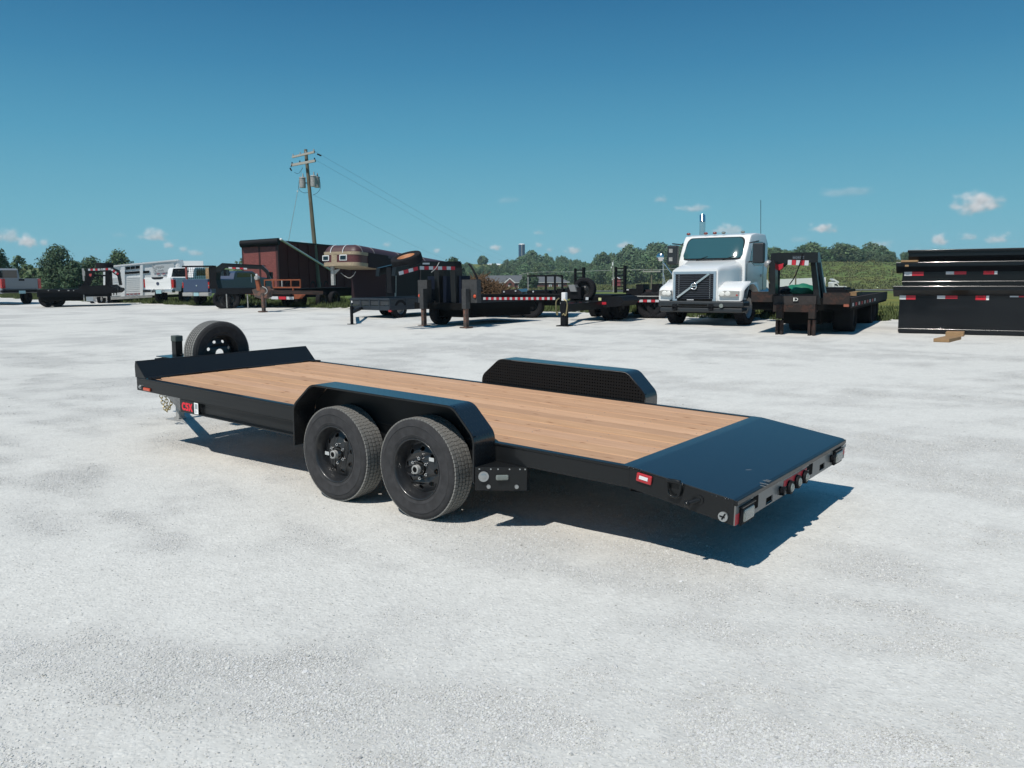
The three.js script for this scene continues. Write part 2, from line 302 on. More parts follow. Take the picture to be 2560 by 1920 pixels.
{ // loose chips lying on the packed surface, close to the camera where single stones can be seen
  reseed(5);
  const geo = new THREE.IcosahedronGeometry(1, 0), p = geo.attributes.position;
  const bent = new Map();
  for (let i = 0; i < p.count; i++) { const k = [p.getX(i), p.getY(i), p.getZ(i)].map((v) => v.toFixed(3)).join(); if (!bent.has(k)) bent.set(k, rr(0.7, 1.15)); const f = bent.get(k); p.setXYZ(i, p.getX(i) * f, p.getY(i) * f, p.getZ(i) * f); }
  geo.computeVertexNormals();
  const list = [];
  while (list.length < 400000) {
    const D = 2.6 + 17 * Math.pow(rnd(), 1.7), x = rr(-0.68, 0.68) * (D + .6), z = -D, l = loose(x, z);
    if (rnd() > 0.02 + 0.98 * l * l) continue;
    list.push([x, z]);
  }
  const im = new THREE.InstancedMesh(geo, std({ color: lin(0.585, 0.58, 0.555), roughness: 0.95 }), list.length);
  const m = new THREE.Matrix4(), q = new THREE.Quaternion(), e = new THREE.Euler(), c = new THREE.Color();
  list.forEach(([x, z], i) => {
    const k = rnd(), big = 0.0020 + 0.0042 * k * k * k + (rnd() < 0.0025 ? rr(0.003, 0.008) : 0);
    q.setFromEuler(e.set(rr(-.4, .4), rr(0, 6.28), rr(-.4, .4)));
    m.compose(V(x, lotHeight(x, z) + big * 0.12, z), q, V(big * rr(.9, 1.6), big * rr(.35, .65), big)); im.setMatrixAt(i, m);
    const t = rr(0.80, 1.12) * (rnd() < 0.03 ? 0.65 : 1); im.setColorAt(i, c.setRGB(t, t, t * rr(.97, 1.03)));
  });
  im.name = 'loose_gravel'; im.castShadow = im.receiveShadow = true; scene.add(im);
  tag(im, 'small loose limestone chips scattered over the packed gravel lot', 'gravel'); im.userData.kind = 'stuff';
}

// ------------------------------------------------------------------ the black flatbed car trailer in the foreground
// own axes: x towards its tongue, y up, z across to the far side; x = 0 where the dovetail begins
const SLOPE = 0.0298, TW = 2.1, TL = 5.529, TH = 0.6118;
const trailer = thing('flatbed_trailer', 'new black tandem-axle car trailer with pine plank deck and spare tyre, alone in front', 'trailer', [0.6748, -SLOPE * 2.4, -4.7703], Math.PI - 0.6486);
trailer.rotation.z = Math.atan(SLOPE); trailer.updateMatrixWorld(true);
const tp = (axis, val, u, v) => pick(trailer, axis, val, u, v);

// wheels: axis along z, outer face towards +z
const WR = 0.3557;
function tyreGeo(R, w, rimR, lugs = false) {
  const h = w / 2, pr = [[rimR, -h * .82], [rimR + .012, -h * .92], [R * .66, -h * .96], [R * .665, -h * .985], [R * .68, -h * .99], [R * .688, -h * .965], [R * .78, -h * 1.0], [R * .845, -h * 1.0], [R * .848, -h * 1.03], [R * .86, -h * 1.03], [R * .864, -h * .995], [R * .90, -h * .99], [R * .955, -h * .93], [R * .985, -h * .80]];
  const gr = lugs ? 0.011 : 0.004;
  pr.push([R - gr, -h * .78], [R - gr, h * .78]);
  for (let i = pr.length - 3; i >= 0; i--) pr.push([pr[i][0], -pr[i][1]]);
  pr.push([rimR - .004, h * .6], [rimR - .004, -h * .6], [rimR, -h * .82]);
  const g = new THREE.LatheGeometry(pr.map(([r, y]) => new THREE.Vector2(r, y)), 56); g.rotateX(Math.PI / 2);
  const u = g.attributes.uv; for (let i = 0; i < u.count; i++) u.setXY(i, u.getX(i) * 8, u.getY(i) * 2);
  return g;
}
function treadGeo(R, w, n = 78) { // five ribs of separate blocks
  const out = [], h = w / 2 * .82, ribs = [[-h * 1.03, -h * .68], [-h * .56, -h * .25], [-h * .14, h * .14], [h * .25, h * .56], [h * .68, h * 1.03]];
  ribs.forEach(([a, b], ri) => { for (let k = 0; k < n; k++) {
    const len = 2 * Math.PI * R / n * .87, t = (k + (ri % 2) * .2) / n * 2 * Math.PI, g = new THREE.BoxGeometry(len, .012, b - a); g.rotateY((ri % 2 ? 1 : -1) * .09); g.translate(0, R - .006, (a + b) / 2); g.rotateZ(t); out.push(clean(g)); } });
  return mergeGeometries(out);
}
const rimHole = (n, r0, a, b) => Array.from({ length: n }, (_, i) => { const t = (i + .5) / n * 2 * Math.PI; return ellipse(r0 * Math.cos(t), r0 * Math.sin(t), a, b, 14, t + Math.PI / 2); });
const barrelGeo = (() => { const pr = [[.214, .088], [.216, .096], [.209, .098], [.204, .090], [.198, .075], [.194, .06], [.188, .052], [.184, .035], [.178, .022], [.176, -.01], [.190, -.07], [.206, -.092], [.214, -.096], [.216, -.09], [.204, -.08], [.19, -.02], [.192, .03], [.206, .07], [.214, .088]];
  const g = new THREE.LatheGeometry(pr.map(([r, y]) => new THREE.Vector2(r, y)), 48); g.rotateX(Math.PI / 2); return g; })();
const faceGeo = (() => { const s = new THREE.Shape(); s.absarc(0, 0, .180, 0, Math.PI * 2); s.holes.push(ellipse(0, 0, .054, .054, 24), ...rimHole(8, .137, .0235, .0195));
  const g = new THREE.ExtrudeGeometry(s, { depth: .006, bevelEnabled: true, bevelSize: .004, bevelThickness: .004, bevelSegments: 2, curveSegments: 20 });
  const p = g.attributes.position; for (let i = 0; i < p.count; i++) { const r = Math.hypot(p.getX(i), p.getY(i)); p.setZ(i, p.getZ(i) + .018 + .022 * ss(.16, .095, r) - .012 * ss(.15, .18, r)); }
  g.computeVertexNormals(); return mergeGeometries([g, ...[barrelGeo].map(clean)].map(clean)); })();
const hubGeo = mergeGeometries([disc(.050, .04, 0, 0, .04, 'z', 24, .044), disc(.040, .02, 0, 0, .068, 'z', 24, .030)].map(clean));
const capGeo = mergeGeometries([new THREE.TorusGeometry(.024, .008, 8, 20).translate(0, 0, .1), disc(.031, .03, 0, 0, .09, 'z', 20, .028)].map(clean));
const capCore = disc(.018, .004, 0, 0, .106);
const lugGeo = mergeGeometries([disc(.0115, .02, 0, 0, .0, 'z', 6), disc(.008, .012, 0, 0, .014, 'z', 10, .004)].map(clean));
const tyreG = tyreGeo(WR, .205, .206, true), treadG = treadGeo(WR, .205);
function wheel(parent, pos, turn, spare) {
  const w = sub(spare ? 'spare_wheel' : 'wheel', parent); w.position.copy(pos); w.rotation.y = turn;
  share('tyre', tyreG, M.tyre, w); share('tread', treadG, M.tread, w); share('rim', faceGeo, M.rimFace, w);
  if (!spare) { share('hub', hubGeo, M.rim, w); share('hub_cap', capGeo, M.galv, w); share('plug', capCore, M.under, w);
    for (let i = 0; i < 6; i++) { const t = (i + .2) / 6 * Math.PI * 2, l = share('lug_nut', lugGeo, M.chrome, w); l.position.set(.07 * Math.cos(t), .07 * Math.sin(t), .052); } }
  return w;
}
const xa = 1.537, xb = 2.379;
const hubY = (x) => WR - SLOPE * (x - 2.4);
const wheelA = wheel(trailer, V(xa, hubY(xa), -.109), Math.PI), wheelB = wheel(trailer, V(xb, hubY(xb), -.109), Math.PI);
wheelA.rotation.z = 0.35; wheelB.rotation.z = 1.4;
wheel(trailer, V(xa, hubY(xa), TW + .113), 0); wheel(trailer, V(xb, hubY(xb), TW + .113), 0);
const decal = (draw, w = 64, h = 64) => std({ map: canvasTex(w, h, draw), roughness: .5 });
{ // small labels stuck inside the rims
  const st = decal((c) => { c.fillStyle = '#b9bcbc'; c.fillRect(0, 0, 64, 64); c.fillStyle = '#c33'; c.fillRect(4, 4, 56, 12); c.fillStyle = '#444'; c.fillRect(6, 24, 52, 30); });
  for (const [w, u, v] of [[wheelB, 818, 1133], [wheelA, 1079, 1149]]) { const p = pick(w, 'z', .046, u, v); const s = mesh('rim_sticker', bx(.045, .026, .0016, 0, 0, 0), st, w); s.position.set(p.x, p.y, .047); s.rotation.z = -w.rotation.z; s.rotation.y = 0; }
}
mesh('axle', disc(.038, TW - .05, xa, hubY(xa), TW / 2), M.under, trailer); mesh('axle', disc(.038, TW - .05, xb, hubY(xb), TW / 2), M.under, trailer);
for (const z of [.07, TW - .07]) for (const g of [bend([[xa - .38, .43], [xa, .33], [xa + .42, .43]], .3), bend([[xb - .42, .43], [xb, .33], [xb + .38, .43]], .3)].map((p) => strip(p, z - .03, z + .03, .03))) mesh('leaf_spring', g, M.under, trailer);

// frame
const yb = TH - .127;
const channel = (x0, x1, y0, y1, z, s) => [rb(x0, x1, y0, y1, z + s * .030, z + s * .038, .002), rb(x0, x1, y1 - .012, y1, z, z + s * .038, .0045), rb(x0, x1, y0, y0 + .011, z, z + s * .038, .0045)];
for (const s of [1, -1]) {
  const z = s > 0 ? 0 : TW;
  mesh('side_rail', [rb(0.0, TL, yb, TH, z + s * .004, z + s * .05, .004), rb(0, TL - .01, TH - .014, TH + .002, z - s * .004, z + s * .05, .006)], M.black, trailer);
}
const pBend = tp('z', .012, 450, 1005), xBend = pBend.x;                    // where the wrapped tongue leaves the side rail
const low = yb - .127;
for (const s of [1, -1]) { const z = s > 0 ? .012 : TW - .012;
  mesh('frame_channel', [rb(.95, xBend, low, yb - .002, z + s * .034, z + s * .042, .002), rb(.95, xBend, yb - .012, yb - .001, z, z + s * .05, .003), rb(.95, xBend, low, low + .011, z, z + s * .05, .003), rb(xBend - .012, xBend, low + .011, yb - .012, z + .001 * s, z + s * .034, .002)], M.black, trailer); }
mesh('header_rail', [rb(TL - .05, TL - .001, yb + .001, TH - .016, .052, TW - .052, .004)], M.black, trailer);
for (let k = 0; k < 12; k++) mesh('crossmember', [rb(.1 + k * .46, .14 + k * .46, yb + .02, TH - .042, .052, TW - .052, .003)], M.under, trailer);
// tongue: two channels closing on the coupler, jack and top plate
const foot = gp(451, 1049), footL = foot.clone().applyMatrix4(trailer.matrixWorld.clone().invert());
const jx = footL.x, jz = footL.z, tipX = jx + .35, tip = V(tipX, low + .063, TW / 2);
for (const s of [1, -1]) {
  const a = V(xBend - .005, low + .063, s > 0 ? .035 : TW - .035), b = V(tipX, low + .063, TW / 2 - s * .05);
  mesh('tongue_beam', beam(a, b, .045, .124), M.black, trailer);
}
mesh('coupler', [rb(tipX - .1, tipX + .14, low + .03, low + .12, TW / 2 - .06, TW / 2 + .06, .02), rb(tipX + .1, tipX + .3, low + .05, low + .13, TW / 2 - .045, TW / 2 + .045, .03)], M.blackDull, trailer);
{
  const topP = tp('x', jx, 438.7, 838.8), yTop = topP.y, yPlate = tp('x', jx, 441, 891).y;
  mesh('tongue_plate', [plateXZ([[jx + .17, jz - .17], [jx + .17, jz + .2], [jx - .16, jz + .42], [jx - .16, jz - .17]], yPlate - .004, yPlate + .006), b2(jx - .14, jx + .14, low + .126, yPlate - .005, jz + .06, jz + .07)], M.tread_plate, trailer);
  const jack = sub('jack', trailer);
  mesh('outer_tube', [rb(jx - .045, jx + .045, yPlate - .12, yTop - .06, jz - .045, jz + .045, .008)], M.black, jack);
  mesh('head', [rb(jx - .05, jx + .05, yTop - .07, yTop, jz - .05, jz + .05, .010)], std({ color: lin(.10, .13, .12), roughness: .7, map: speck }), jack);
  mesh('crank', [rod(V(jx + .04, yTop - .27, jz + .02), V(jx + .05, yTop - .27, jz - .16), .012), disc(.018, .10, jx + .05, yTop - .27, jz - .2, 'z', 12), rod(V(jx - .03, yTop - .22, jz), V(jx - .22, yTop - .24, jz + .1), .008)], M.blackDull, jack);
  mesh('leg', [rb(jx - .036, jx + .036, footL.y + .02, yPlate - .06, jz - .036, jz + .036, .006)], M.galv, jack); mesh('leg_bracket', plate([[-.04, 0], [.04, 0], [.15, .14], [-.15, .14]], .06).translate(jx, low - .02, jz - .03), M.galv, jack);
  mesh('foot_plate', [rb(jx - .12, jx + .12, footL.y + .004, footL.y + .016, jz - .12, jz + .12, .005), bx(.1, .02, .1, jx, footL.y + .026, jz)], M.galv, jack);
}
{ // spare tyre on its post, seen from behind
  const sx = TL + .28, c = tp('x', sx, 543, 879), tp0 = tp('x', sx, 535, 802.5);
  c.y = tp0.y - WR;
  const sp = wheel(trailer, V(sx, c.y, c.z), -Math.PI / 2, true);
  mesh('spare_post', [rb(sx - .04, sx + .02, low + .12, c.y - .03, c.z - .03, c.z + .03, .005), rb(sx + .004, sx + .014, c.y - .09, c.y - .01, c.z - .08, c.z + .08, .003)], M.black, trailer);
}
// chains hanging under the tongue
{
  const link = new THREE.TorusGeometry(.017, .0045, 6, 12).scale(1, 1.5, 1), gs = [];
  const put = (pts) => { const cv = new THREE.CatmullRomCurve3(pts), L = cv.getLength(), n = Math.round(L / .038); for (let i = 0; i <= n; i++) { const p = cv.getPointAt(i / n), t = cv.getTangentAt(i / n), g = link.clone(); g.rotateY(i % 2 ? Math.PI / 2 : 0); g.rotateY(.5); g.applyQuaternion(new THREE.Quaternion().setFromUnitVectors(V(0, 1, 0), t)); g.translate(p.x, p.y, p.z); gs.push(clean(g)); } };
  const cz = TW / 2 - .25, P = (u, v) => tp('z', cz, u, v);
  put([P(402, 982), P(405, 1000), P(410, 1015), P(416, 1027), P(424, 1018), P(428, 1004), P(424, 985)]);
  put([P(413, 980), P(416, 1000), P(418, 1018)]);
  mesh('safety_chain', gs, M.chain, trailer);
}
// raised front rail, gussets
{
  const xt = TL, xg = TL - .163, yl = .769;
  mesh('front_rail', [strip([[xt + .014, yl - .03], [xt, yl], [xg + .01, TH + .012], [xg - .015, TH + .006]].slice(0), .004, TW - .004, .006), rb(xt - .012, xt + .012, yl - .012, yl + .004, .003, TW - .003, .004)], M.black, trailer);
  for (const z of [.0, TW - .008]) mesh('gusset', plate([[xg - .01, TH + .002], [xt + .012, TH + .002], [xt + .016, yl - .05], [xt + .004, yl - .004], [xt - .008, yl - .004]], .008).translate(0, 0, z), M.black, trailer);
  for (const z of [.06, TW - .06]) mesh('tie_down', [new THREE.TorusGeometry(.035, .007, 8, 18).rotateX(Math.PI / 2).translate(xg - .11, TH + .012, z), rb(xg - .09, xg - .03, TH - .004, TH + .014, z - .045, z + .045, .005)], M.blackDull, trailer);
}
// deck planks
{
  const maps = [0, 1, 2, 3].map((k) => {
    const W = 2048, H = 96; reseed(200 + k * 17);
    const kn = Array.from({ length: 8 }, () => [rnd() * W, rr(8, H - 8), rr(3, 7), rr(.5, 1)]);
    const n1 = 100 * k + 3; const tone = rr(-6, 6);
    return dataTex(W, H, (x, y) => {
      let yy = y, dark = 0;
      for (const [kx, ky, kr, kd] of kn) { const dx = (x - kx) / (kr * 2.6), dy = (y - ky) / kr, d = dx * dx + dy * dy; yy += (y - ky) * 1.6 * Math.exp(-d * .35) ; dark += kd * Math.exp(-d * 1.6); }
      const g = noise.noise(x * .004 + n1, yy * .16, n1), g2 = noise.noise(x * .012, yy * .55 + n1, 5), g3 = noise.noise(x * .09, y * .9, n1 + 2), ring = Math.sin((yy * .42 + g * 5 + x * .0015) * 2.1);
      const st = fbm(x * .006 + n1, y * .02, 31, 2);
      const v = tone + 10 * g + 11 * g2 + 6 * g3 + 6 * ring + 12 * st - 85 * dark;
      return [214 + v * .9, 171 + v * .9 - 6 * dark, 133 + v * .88];
    });
  });
  const planks = sub('deck', trailer), n = 11, w = (TW - .104) / n; reseed(77);
  const xg = TL - .163;
  for (const t of maps) { t.repeat.set(1 / 4.6, 1 / .18); }
  for (let i = 0; i < n; i++) {
    const t = maps[i % 4], u0 = rnd();
    const tint = rr(.84, 1.06), m = std({ map: t, color: lin(tint * .81, tint * .785, tint * .79 * rr(.95, 1.03)), roughness: .82, bumpMap: t, bumpScale: .0006 });
    const z0 = .052 + i * w + .0024, z1 = .052 + (i + 1) * w - .0024, h = TH - .002 + rr(-.002, .0015), x1 = xg - .02 + rr(-.006, .004);
    const g = new RoundedBoxGeometry(x1 - .004, .038, z1 - z0, 2, .007); g.translate((x1 + .004) / 2, h - .019, (z0 + z1) / 2);
    const p = g.attributes.position, uv = g.attributes.uv; for (let k = 0; k < p.count; k++) uv.setXY(k, p.getX(k) + u0 * 4.6, (p.getZ(k) - z0) + .002);
    mesh('plank', g, m, planks);
  }
  const sc = []; for (let k = 0; k < 12; k++) for (let i = 0; i < n; i++) for (const f of [.25, .75]) { const x = .12 + k * .46; if (x < xg - .03) sc.push(clean(disc(.003, .003, x + rr(-.004, .004), TH - .002, .052 + (i + f) * w, 'y', 6))); }
  const s = mesh('deck_screw', sc, M.zinc, planks); s.userData.kind = 'stuff';
}
// fenders of tread plate
{
  const xf = 2.832, xr = 1.011, xft = 2.617, xrt = 1.2, wf = .213, Hf = .8636, Hm = .6804;
  const prof = bend([[xf, low + .002], [xf, Hm], [xft, Hf], [xrt, Hf], [xr, Hm], [xr, yb - .11]].reverse(), .05, 6);
  for (const s of [1, -1]) {
    const f = sub('fender', trailer), z0 = s > 0 ? -wf : TW, z1 = s > 0 ? 0 : TW + wf, zi = s > 0 ? .002 : TW - .007;
    mesh('fender_top', strip(prof.map(([x, y]) => [x, y]), z0, z1, .005), M.fender_plate, f);
    const wall = bend([[xf - .006, TH - .02], [xf - .006, Hm], [xft - .003, Hf - .006], [xrt + .003, Hf - .006], [xr + .006, Hm], [xr + .006, TH - .02]], .05, 6);
    mesh('fender_wall', plate(wall, .005).translate(0, 0, zi - (s > 0 ? .002 : -.002)), M.wall_plate, f);
    const zo = s > 0 ? -wf : TW + wf; // folded outer lip
    const lipO = bend([[xf, low + .01], [xf, Hm], [xft, Hf], [xrt, Hf], [xr, Hm], [xr, yb - .1]].reverse(), .05, 6), q = .014;
    const lipI = bend([[xf - q, low + .01], [xf - q, Hm - q * .45], [xft - q * .45, Hf - q], [xrt + q * .45, Hf - q], [xr + q, Hm - q * .45], [xr + q, yb - .1]].reverse(), .05, 6);
    mesh('fender_lip', plate([...lipO, ...lipI.reverse()], .006, [], .002).translate(0, 0, zo - .003), M.black, f);
  }
  // lamp bracket behind the near fender: a face turned half rearward
  const a = [xr - .004, -wf + .004], b = [xr - .265, .002];
  const yT = tp('z', -wf, 1197, 1168).y, yB = yT - .175;
  const br = sub('lamp_bracket', trailer);
  const top = tp('z', -wf * .5, 1260, 1170).y;
  mesh('bracket_plate', [plateXZ([[xr - .004, -wf + .004], [xr - .004, .03], [b[0], .03], b], top - .155, top)], M.black, br);
  const ang = Math.atan2(b[1] - a[1], b[0] - a[0]);
  const F = (t, dy, out) => V(a[0] + (b[0] - a[0]) * t + Math.sin(ang) * -out * -1, top + dy, a[1] + (b[1] - a[1]) * t - Math.cos(ang) * out * -1);
  const n = V(-Math.sin(Math.PI / 4), 0, -Math.cos(Math.PI / 4));
  const on = (t, dy, out) => V(a[0] + (b[0] - a[0]) * t, top + dy, a[1] + (b[1] - a[1]) * t).addScaledVector(n, out);
  const face = (g, t, dy, out) => { g.rotateY(Math.PI + Math.atan2(.707, .707)); const p = on(t, dy, out); g.translate(p.x, p.y, p.z); return g; };
  mesh('round_lamp', face(mergeGeometries([clean(new THREE.SphereGeometry(.03, 20, 10).scale(1, 1, .3)), clean(disc(.034, .012, 0, 0, 0))]), .16, -.06, .008), M.zinc, br);
  mesh('oval_lamp', face(rb(-.042, .042, -.018, .018, -.008, .014, .017, 4), .52, -.066, .006), M.lens, br);
  for (const t of [.26, .8]) mesh('bolt', face(disc(.013, .014, 0, 0, 0), t, -.127, .006), M.zinc, br);
  for (const t of [.08, .3, .44, .66, .86, .96]) mesh('rivet', face(disc(.005, .006, 0, 0, 0), t, -.012, .002), M.zinc, br);
}
// stickers and markers on the near rail
{
  const onRail = (u, v, z) => tp('z', z, u, v);
  const p = onRail(468, 1021, .010);
  const c5 = canvasTex(512, 256, (c, w, h) => { c.fillStyle = '#0b0c0e'; c.fillRect(0, 0, w, h); c.fillStyle = '#e0132c'; c.font = 'bold 225px sans-serif'; c.textAlign = 'center'; c.textBaseline = 'middle'; c.lineWidth = 16; c.strokeStyle = '#e0132c'; c.strokeText('C5X', w / 2, h / 2 + 8, 470); c.fillText('C5X', w / 2, h / 2 + 8, 470); });
  const lab = canvasTex(128, 256, (c, w, h) => { c.fillStyle = '#eef0f0'; c.fillRect(0, 0, w, h); c.fillStyle = '#9aa0a4'; c.fillRect(20, 26, 88, 120); c.fillStyle = '#55595c'; for (let i = 0; i < 6; i++) c.fillRect(20, 160 + i * 13, 30 + (i * 37) % 58, 5); });
  const sign = (name, tex, u0, u1, vm, h, z) => { const A = onRail(u0, vm, z), B = onRail(u1, vm, z), w = A.x - B.x, m = mesh(name, new THREE.PlaneGeometry(w, h), std({ map: tex, roughness: .35, side: THREE.DoubleSide }), trailer); m.rotation.y = Math.PI; m.position.set((A.x + B.x) / 2, low + .061, z); return m; };
  sign('model_sticker', c5, 451, 484, 1020, .108, .0095); sign('label_sticker', lab, 485.5, 495.5, 1024, .104, .0093);
  const a = onRail(368, 975, -.001); mesh('side_marker', [rb(a.x - .06, a.x + .06, yb + .012, yb + .042, -.012, .004, .006)], M.amber, trailer);
  const b = onRail(352, 967, -.001); mesh('bolt', [disc(.02, .014, b.x, b.y, -.004), disc(.011, .012, b.x, b.y, -.014)], M.zinc, trailer);
}
// dovetail
{
  const d = .649, e = .0775, hb = .145, ye = TH - e;
  const topG = strip(bend([[-d - .004, ye - .022], [-d, ye], [-.02, TH + .003], [.055, TH + .004]], .02, 4).reverse().map((q) => q).reverse(), .004, TW - .004, .006);
  const dv = sub('dovetail', trailer);
  mesh('ramp_plate', topG, M.tread_plate, dv);
  for (const z of [.002, TW - .012]) mesh('side_plate', plate([[.0, yb + .001], [.0, TH - .004], [-d, ye - .005], [-d, ye - hb]].reverse(), .01).translate(0, 0, z), M.black, dv);
  mesh('underside', [b2(-d + .03, 0, yb - .02, yb, .02, TW - .02)], M.under, dv);
  // pale rear bar with slots, taped ends and lamps
  const X = -d - .001, y0 = ye - hb, y1 = ye - .022;
  M.rearBar = phy({ color: lin(.15, .15, .145), roughness: .5, clearcoat: .2 });
  const zs = (u, v) => tp('x', X, u, v).z;
  const holes = [];
  const toLocal = (u, v) => { const q = tp('x', X, u, v); return [q.z, q.y]; };
  const slot = (u, v, w, h, r) => { const [z, y] = toLocal(u, v); const p = new THREE.Path(); const a = w / 2, b = h / 2; p.moveTo(-(z - a), y - b); p.lineTo(-(z - a), y + b); p.lineTo(-(z + a), y + b); p.lineTo(-(z + a), y - b); p.closePath(); holes.push(p); };
  const zn1 = zs(1885, 1266), zn2 = zs(2023, 1177);
  slot(1920, 1249, .11, .042); slot(2052, 1166, .11, .042);
  { const q = new THREE.Shape([[-.004, y0], [-TW + .004, y0], [-TW + .004, y1 - .012], [-.004, y1 - .012]].map((p) => new THREE.Vector2(...p))); q.holes.push(...holes);
    const g = new THREE.ExtrudeGeometry(q, { depth: .008, bevelEnabled: false }); g.rotateY(Math.PI / 2); g.translate(X - .008, 0, 0); mesh('rear_bar', g, M.rearBar, dv); }
  mesh('rear_lip', [rb(X - .016, X + .02, y1 - .013, ye - .004, .006, TW - .006, .006)], M.black, dv);
  mesh('rear_backing', [b2(X + .012, X + .02, y0 + .004, y1, .02, TW - .02)], M.under, dv);
  for (const z of [zn1, zn2]) mesh('stake_notch', [b2(X - .0105, X - .004, y0 + .03, y1 - .02, z - .035, z + .035), b2(X - .0102, X - .004, y1 - .05, y1 - .024, z - .085, z + .012)], M.under, dv);
  // red and silver strips
  for (const g of [b2(X - .0096, X - .007, y0 + .001, y0 + .062, .006, .10), b2(X - .0096, X - .007, y0 + .03, y1 - .03, TW - .09, TW - .006), b2(X - .0096, X - .007, y1 - .068, y1 - .028, zs(1955, 1222), zs(2018, 1180) - .04)]) mesh('red_tape', g, M.redTape, dv);
  // oval tail lamps in dark grommets, three centre lamps
  const rearOn = (g) => { g.rotateY(-Math.PI / 2); return g; };
  for (const [u, v] of [[1860, 1281], [2088, 1140]]) {
    const [z, y] = toLocal(u, v), L = sub('tail_lamp', dv);
    mesh('grommet', rearOn(rb(-.095, .095, -.052, .052, -.012, .012, .04, 4)).translate(X - .014, y + .0, z), M.blackDull, L);
    mesh('lens', rearOn(rb(-.075, .075, -.037, .037, -.012, .016, .033, 4)).translate(X - .020, y, z), M.lens, L);
    mesh('lamp_guard', [b2(X - .03, X - .007, y + .05, y + .056, z - .1, z + .1)], M.black, L);
  }
  for (const [u, v] of [[1968, 1217], [1987.5, 1203], [2006, 1191]]) {
    const [z, y] = toLocal(u, v), L = sub('centre_lamp', dv);
    mesh('grommet', rearOn(disc(.046, .026, 0, 0, 0, 'z', 22, .042)).translate(X - .018, y, z), M.blackDull, L);
    mesh('lens', rearOn(new THREE.SphereGeometry(.028, 18, 8).scale(1, 1, .5)).translate(X - .03, y, z), M.lens, L);
  }
  for (const [u, v] of [[1946.5, 1226], [2073, 1146]]) { const [z, y] = toLocal(u, v); mesh('ramp_latch', [b2(X - .036, X - .008, y - .026, y + .026, z - .01, z + .01), disc(.015, .05, X - .026, y + .01, z, 'z', 12)], M.blackDull, dv); }
  { const [z] = toLocal(2105, 1110); mesh('end_bracket', [plate([[-.01, -.03], [.06, .0], [.05, .022], [-.01, .012]], .006).rotateY(-Math.PI / 2).translate(X - .016, y1 - .03, TW - .1), b2(X - .02, X - .006, y1 - .035, y1 - .015, TW - .13, TW - .02)], M.galv, dv); }
  // near side: marker, D-ring, hook and bolt
  const onSide = (u, v) => tp('z', .002, u, v);
  { const q = onSide(1612, 1196), k = sub('side_marker', dv), s = Math.atan(e / d);
    mesh('marker_lens', rb(-.05, .05, -.027, .027, -.014, .002, .012, 3).rotateZ(s).translate(q.x, q.y, .0), M.red, k); mesh('marker_window', bx(.056, .02, .003, 0, 0, 0, 0, 0, s).translate(q.x, q.y + .003, -.0155), M.whiteDull, k); }
  { const q = onSide(1688, 1219); mesh('d_ring', [tube([[-.035, .035], [.035, .035], [.04, -.01], [.026, -.046], [0, -.055], [-.026, -.046], [-.04, -.01]].map(([x, y]) => V(q.x + x, q.y + y + .005, -.018)), .0075, 44, 8, true), disc(.013, .075, q.x, q.y + .04, -.014, 'x', 12)], M.black, dv); }
  { const q = onSide(1740, 1253); mesh('hook', [rod(V(q.x - .02, q.y + .012, .0), V(q.x + .03, q.y - .008, -.05), .014, 12), new THREE.SphereGeometry(.018, 12, 8).translate(q.x + .03, q.y - .008, -.052), disc(.026, .01, q.x - .02, q.y + .012, .0)], M.black, dv); }
  { const q = onSide(1809, 1291); mesh('bolt', [disc(.028, .012, q.x, q.y, -.004)], M.zinc, dv); mesh('bolt_slot', [bx(.008, .04, .006, q.x - .004, q.y + .002, -.010, 0, 0, .5), bx(.03, .007, .006, q.x + .004, q.y, -.0104, 0, 0, .2)], M.blackDull, dv); }
  { const s = Math.atan(e / d); for (const [u, v, l, a] of [[1911, 1198, .05, .3], [1917, 1192, .04, .2], [1922, 1190, .03, .4], [1908, 1203, .03, .1], [1800, 1140, .10, 1.1], [1870, 1172, .05, .9]]) { const q = tp('y', TH - .05, u, v); mesh('scuff_mark', bx(l, .0012, .004, 0, 0, 0, a).rotateZ(s).translate(q.x, TH + q.x * e / d + .0009, q.z), M.galv, dv); } }
  const beads = []; for (const [u, v] of [[1573, 1168], [1584, 1171], [1596, 1174], [1602, 1178], [1680, 1202], [1706, 1212], [1780, 1238], [1791, 1241], [1813, 1247], [1821, 1248]]) { const q = onSide(u, v); beads.push(new THREE.SphereGeometry(.0065, 8, 6).translate(q.x, q.y, .004)); }
  for (const b of beads) mesh('weld_bead', b, M.rim, dv);
}

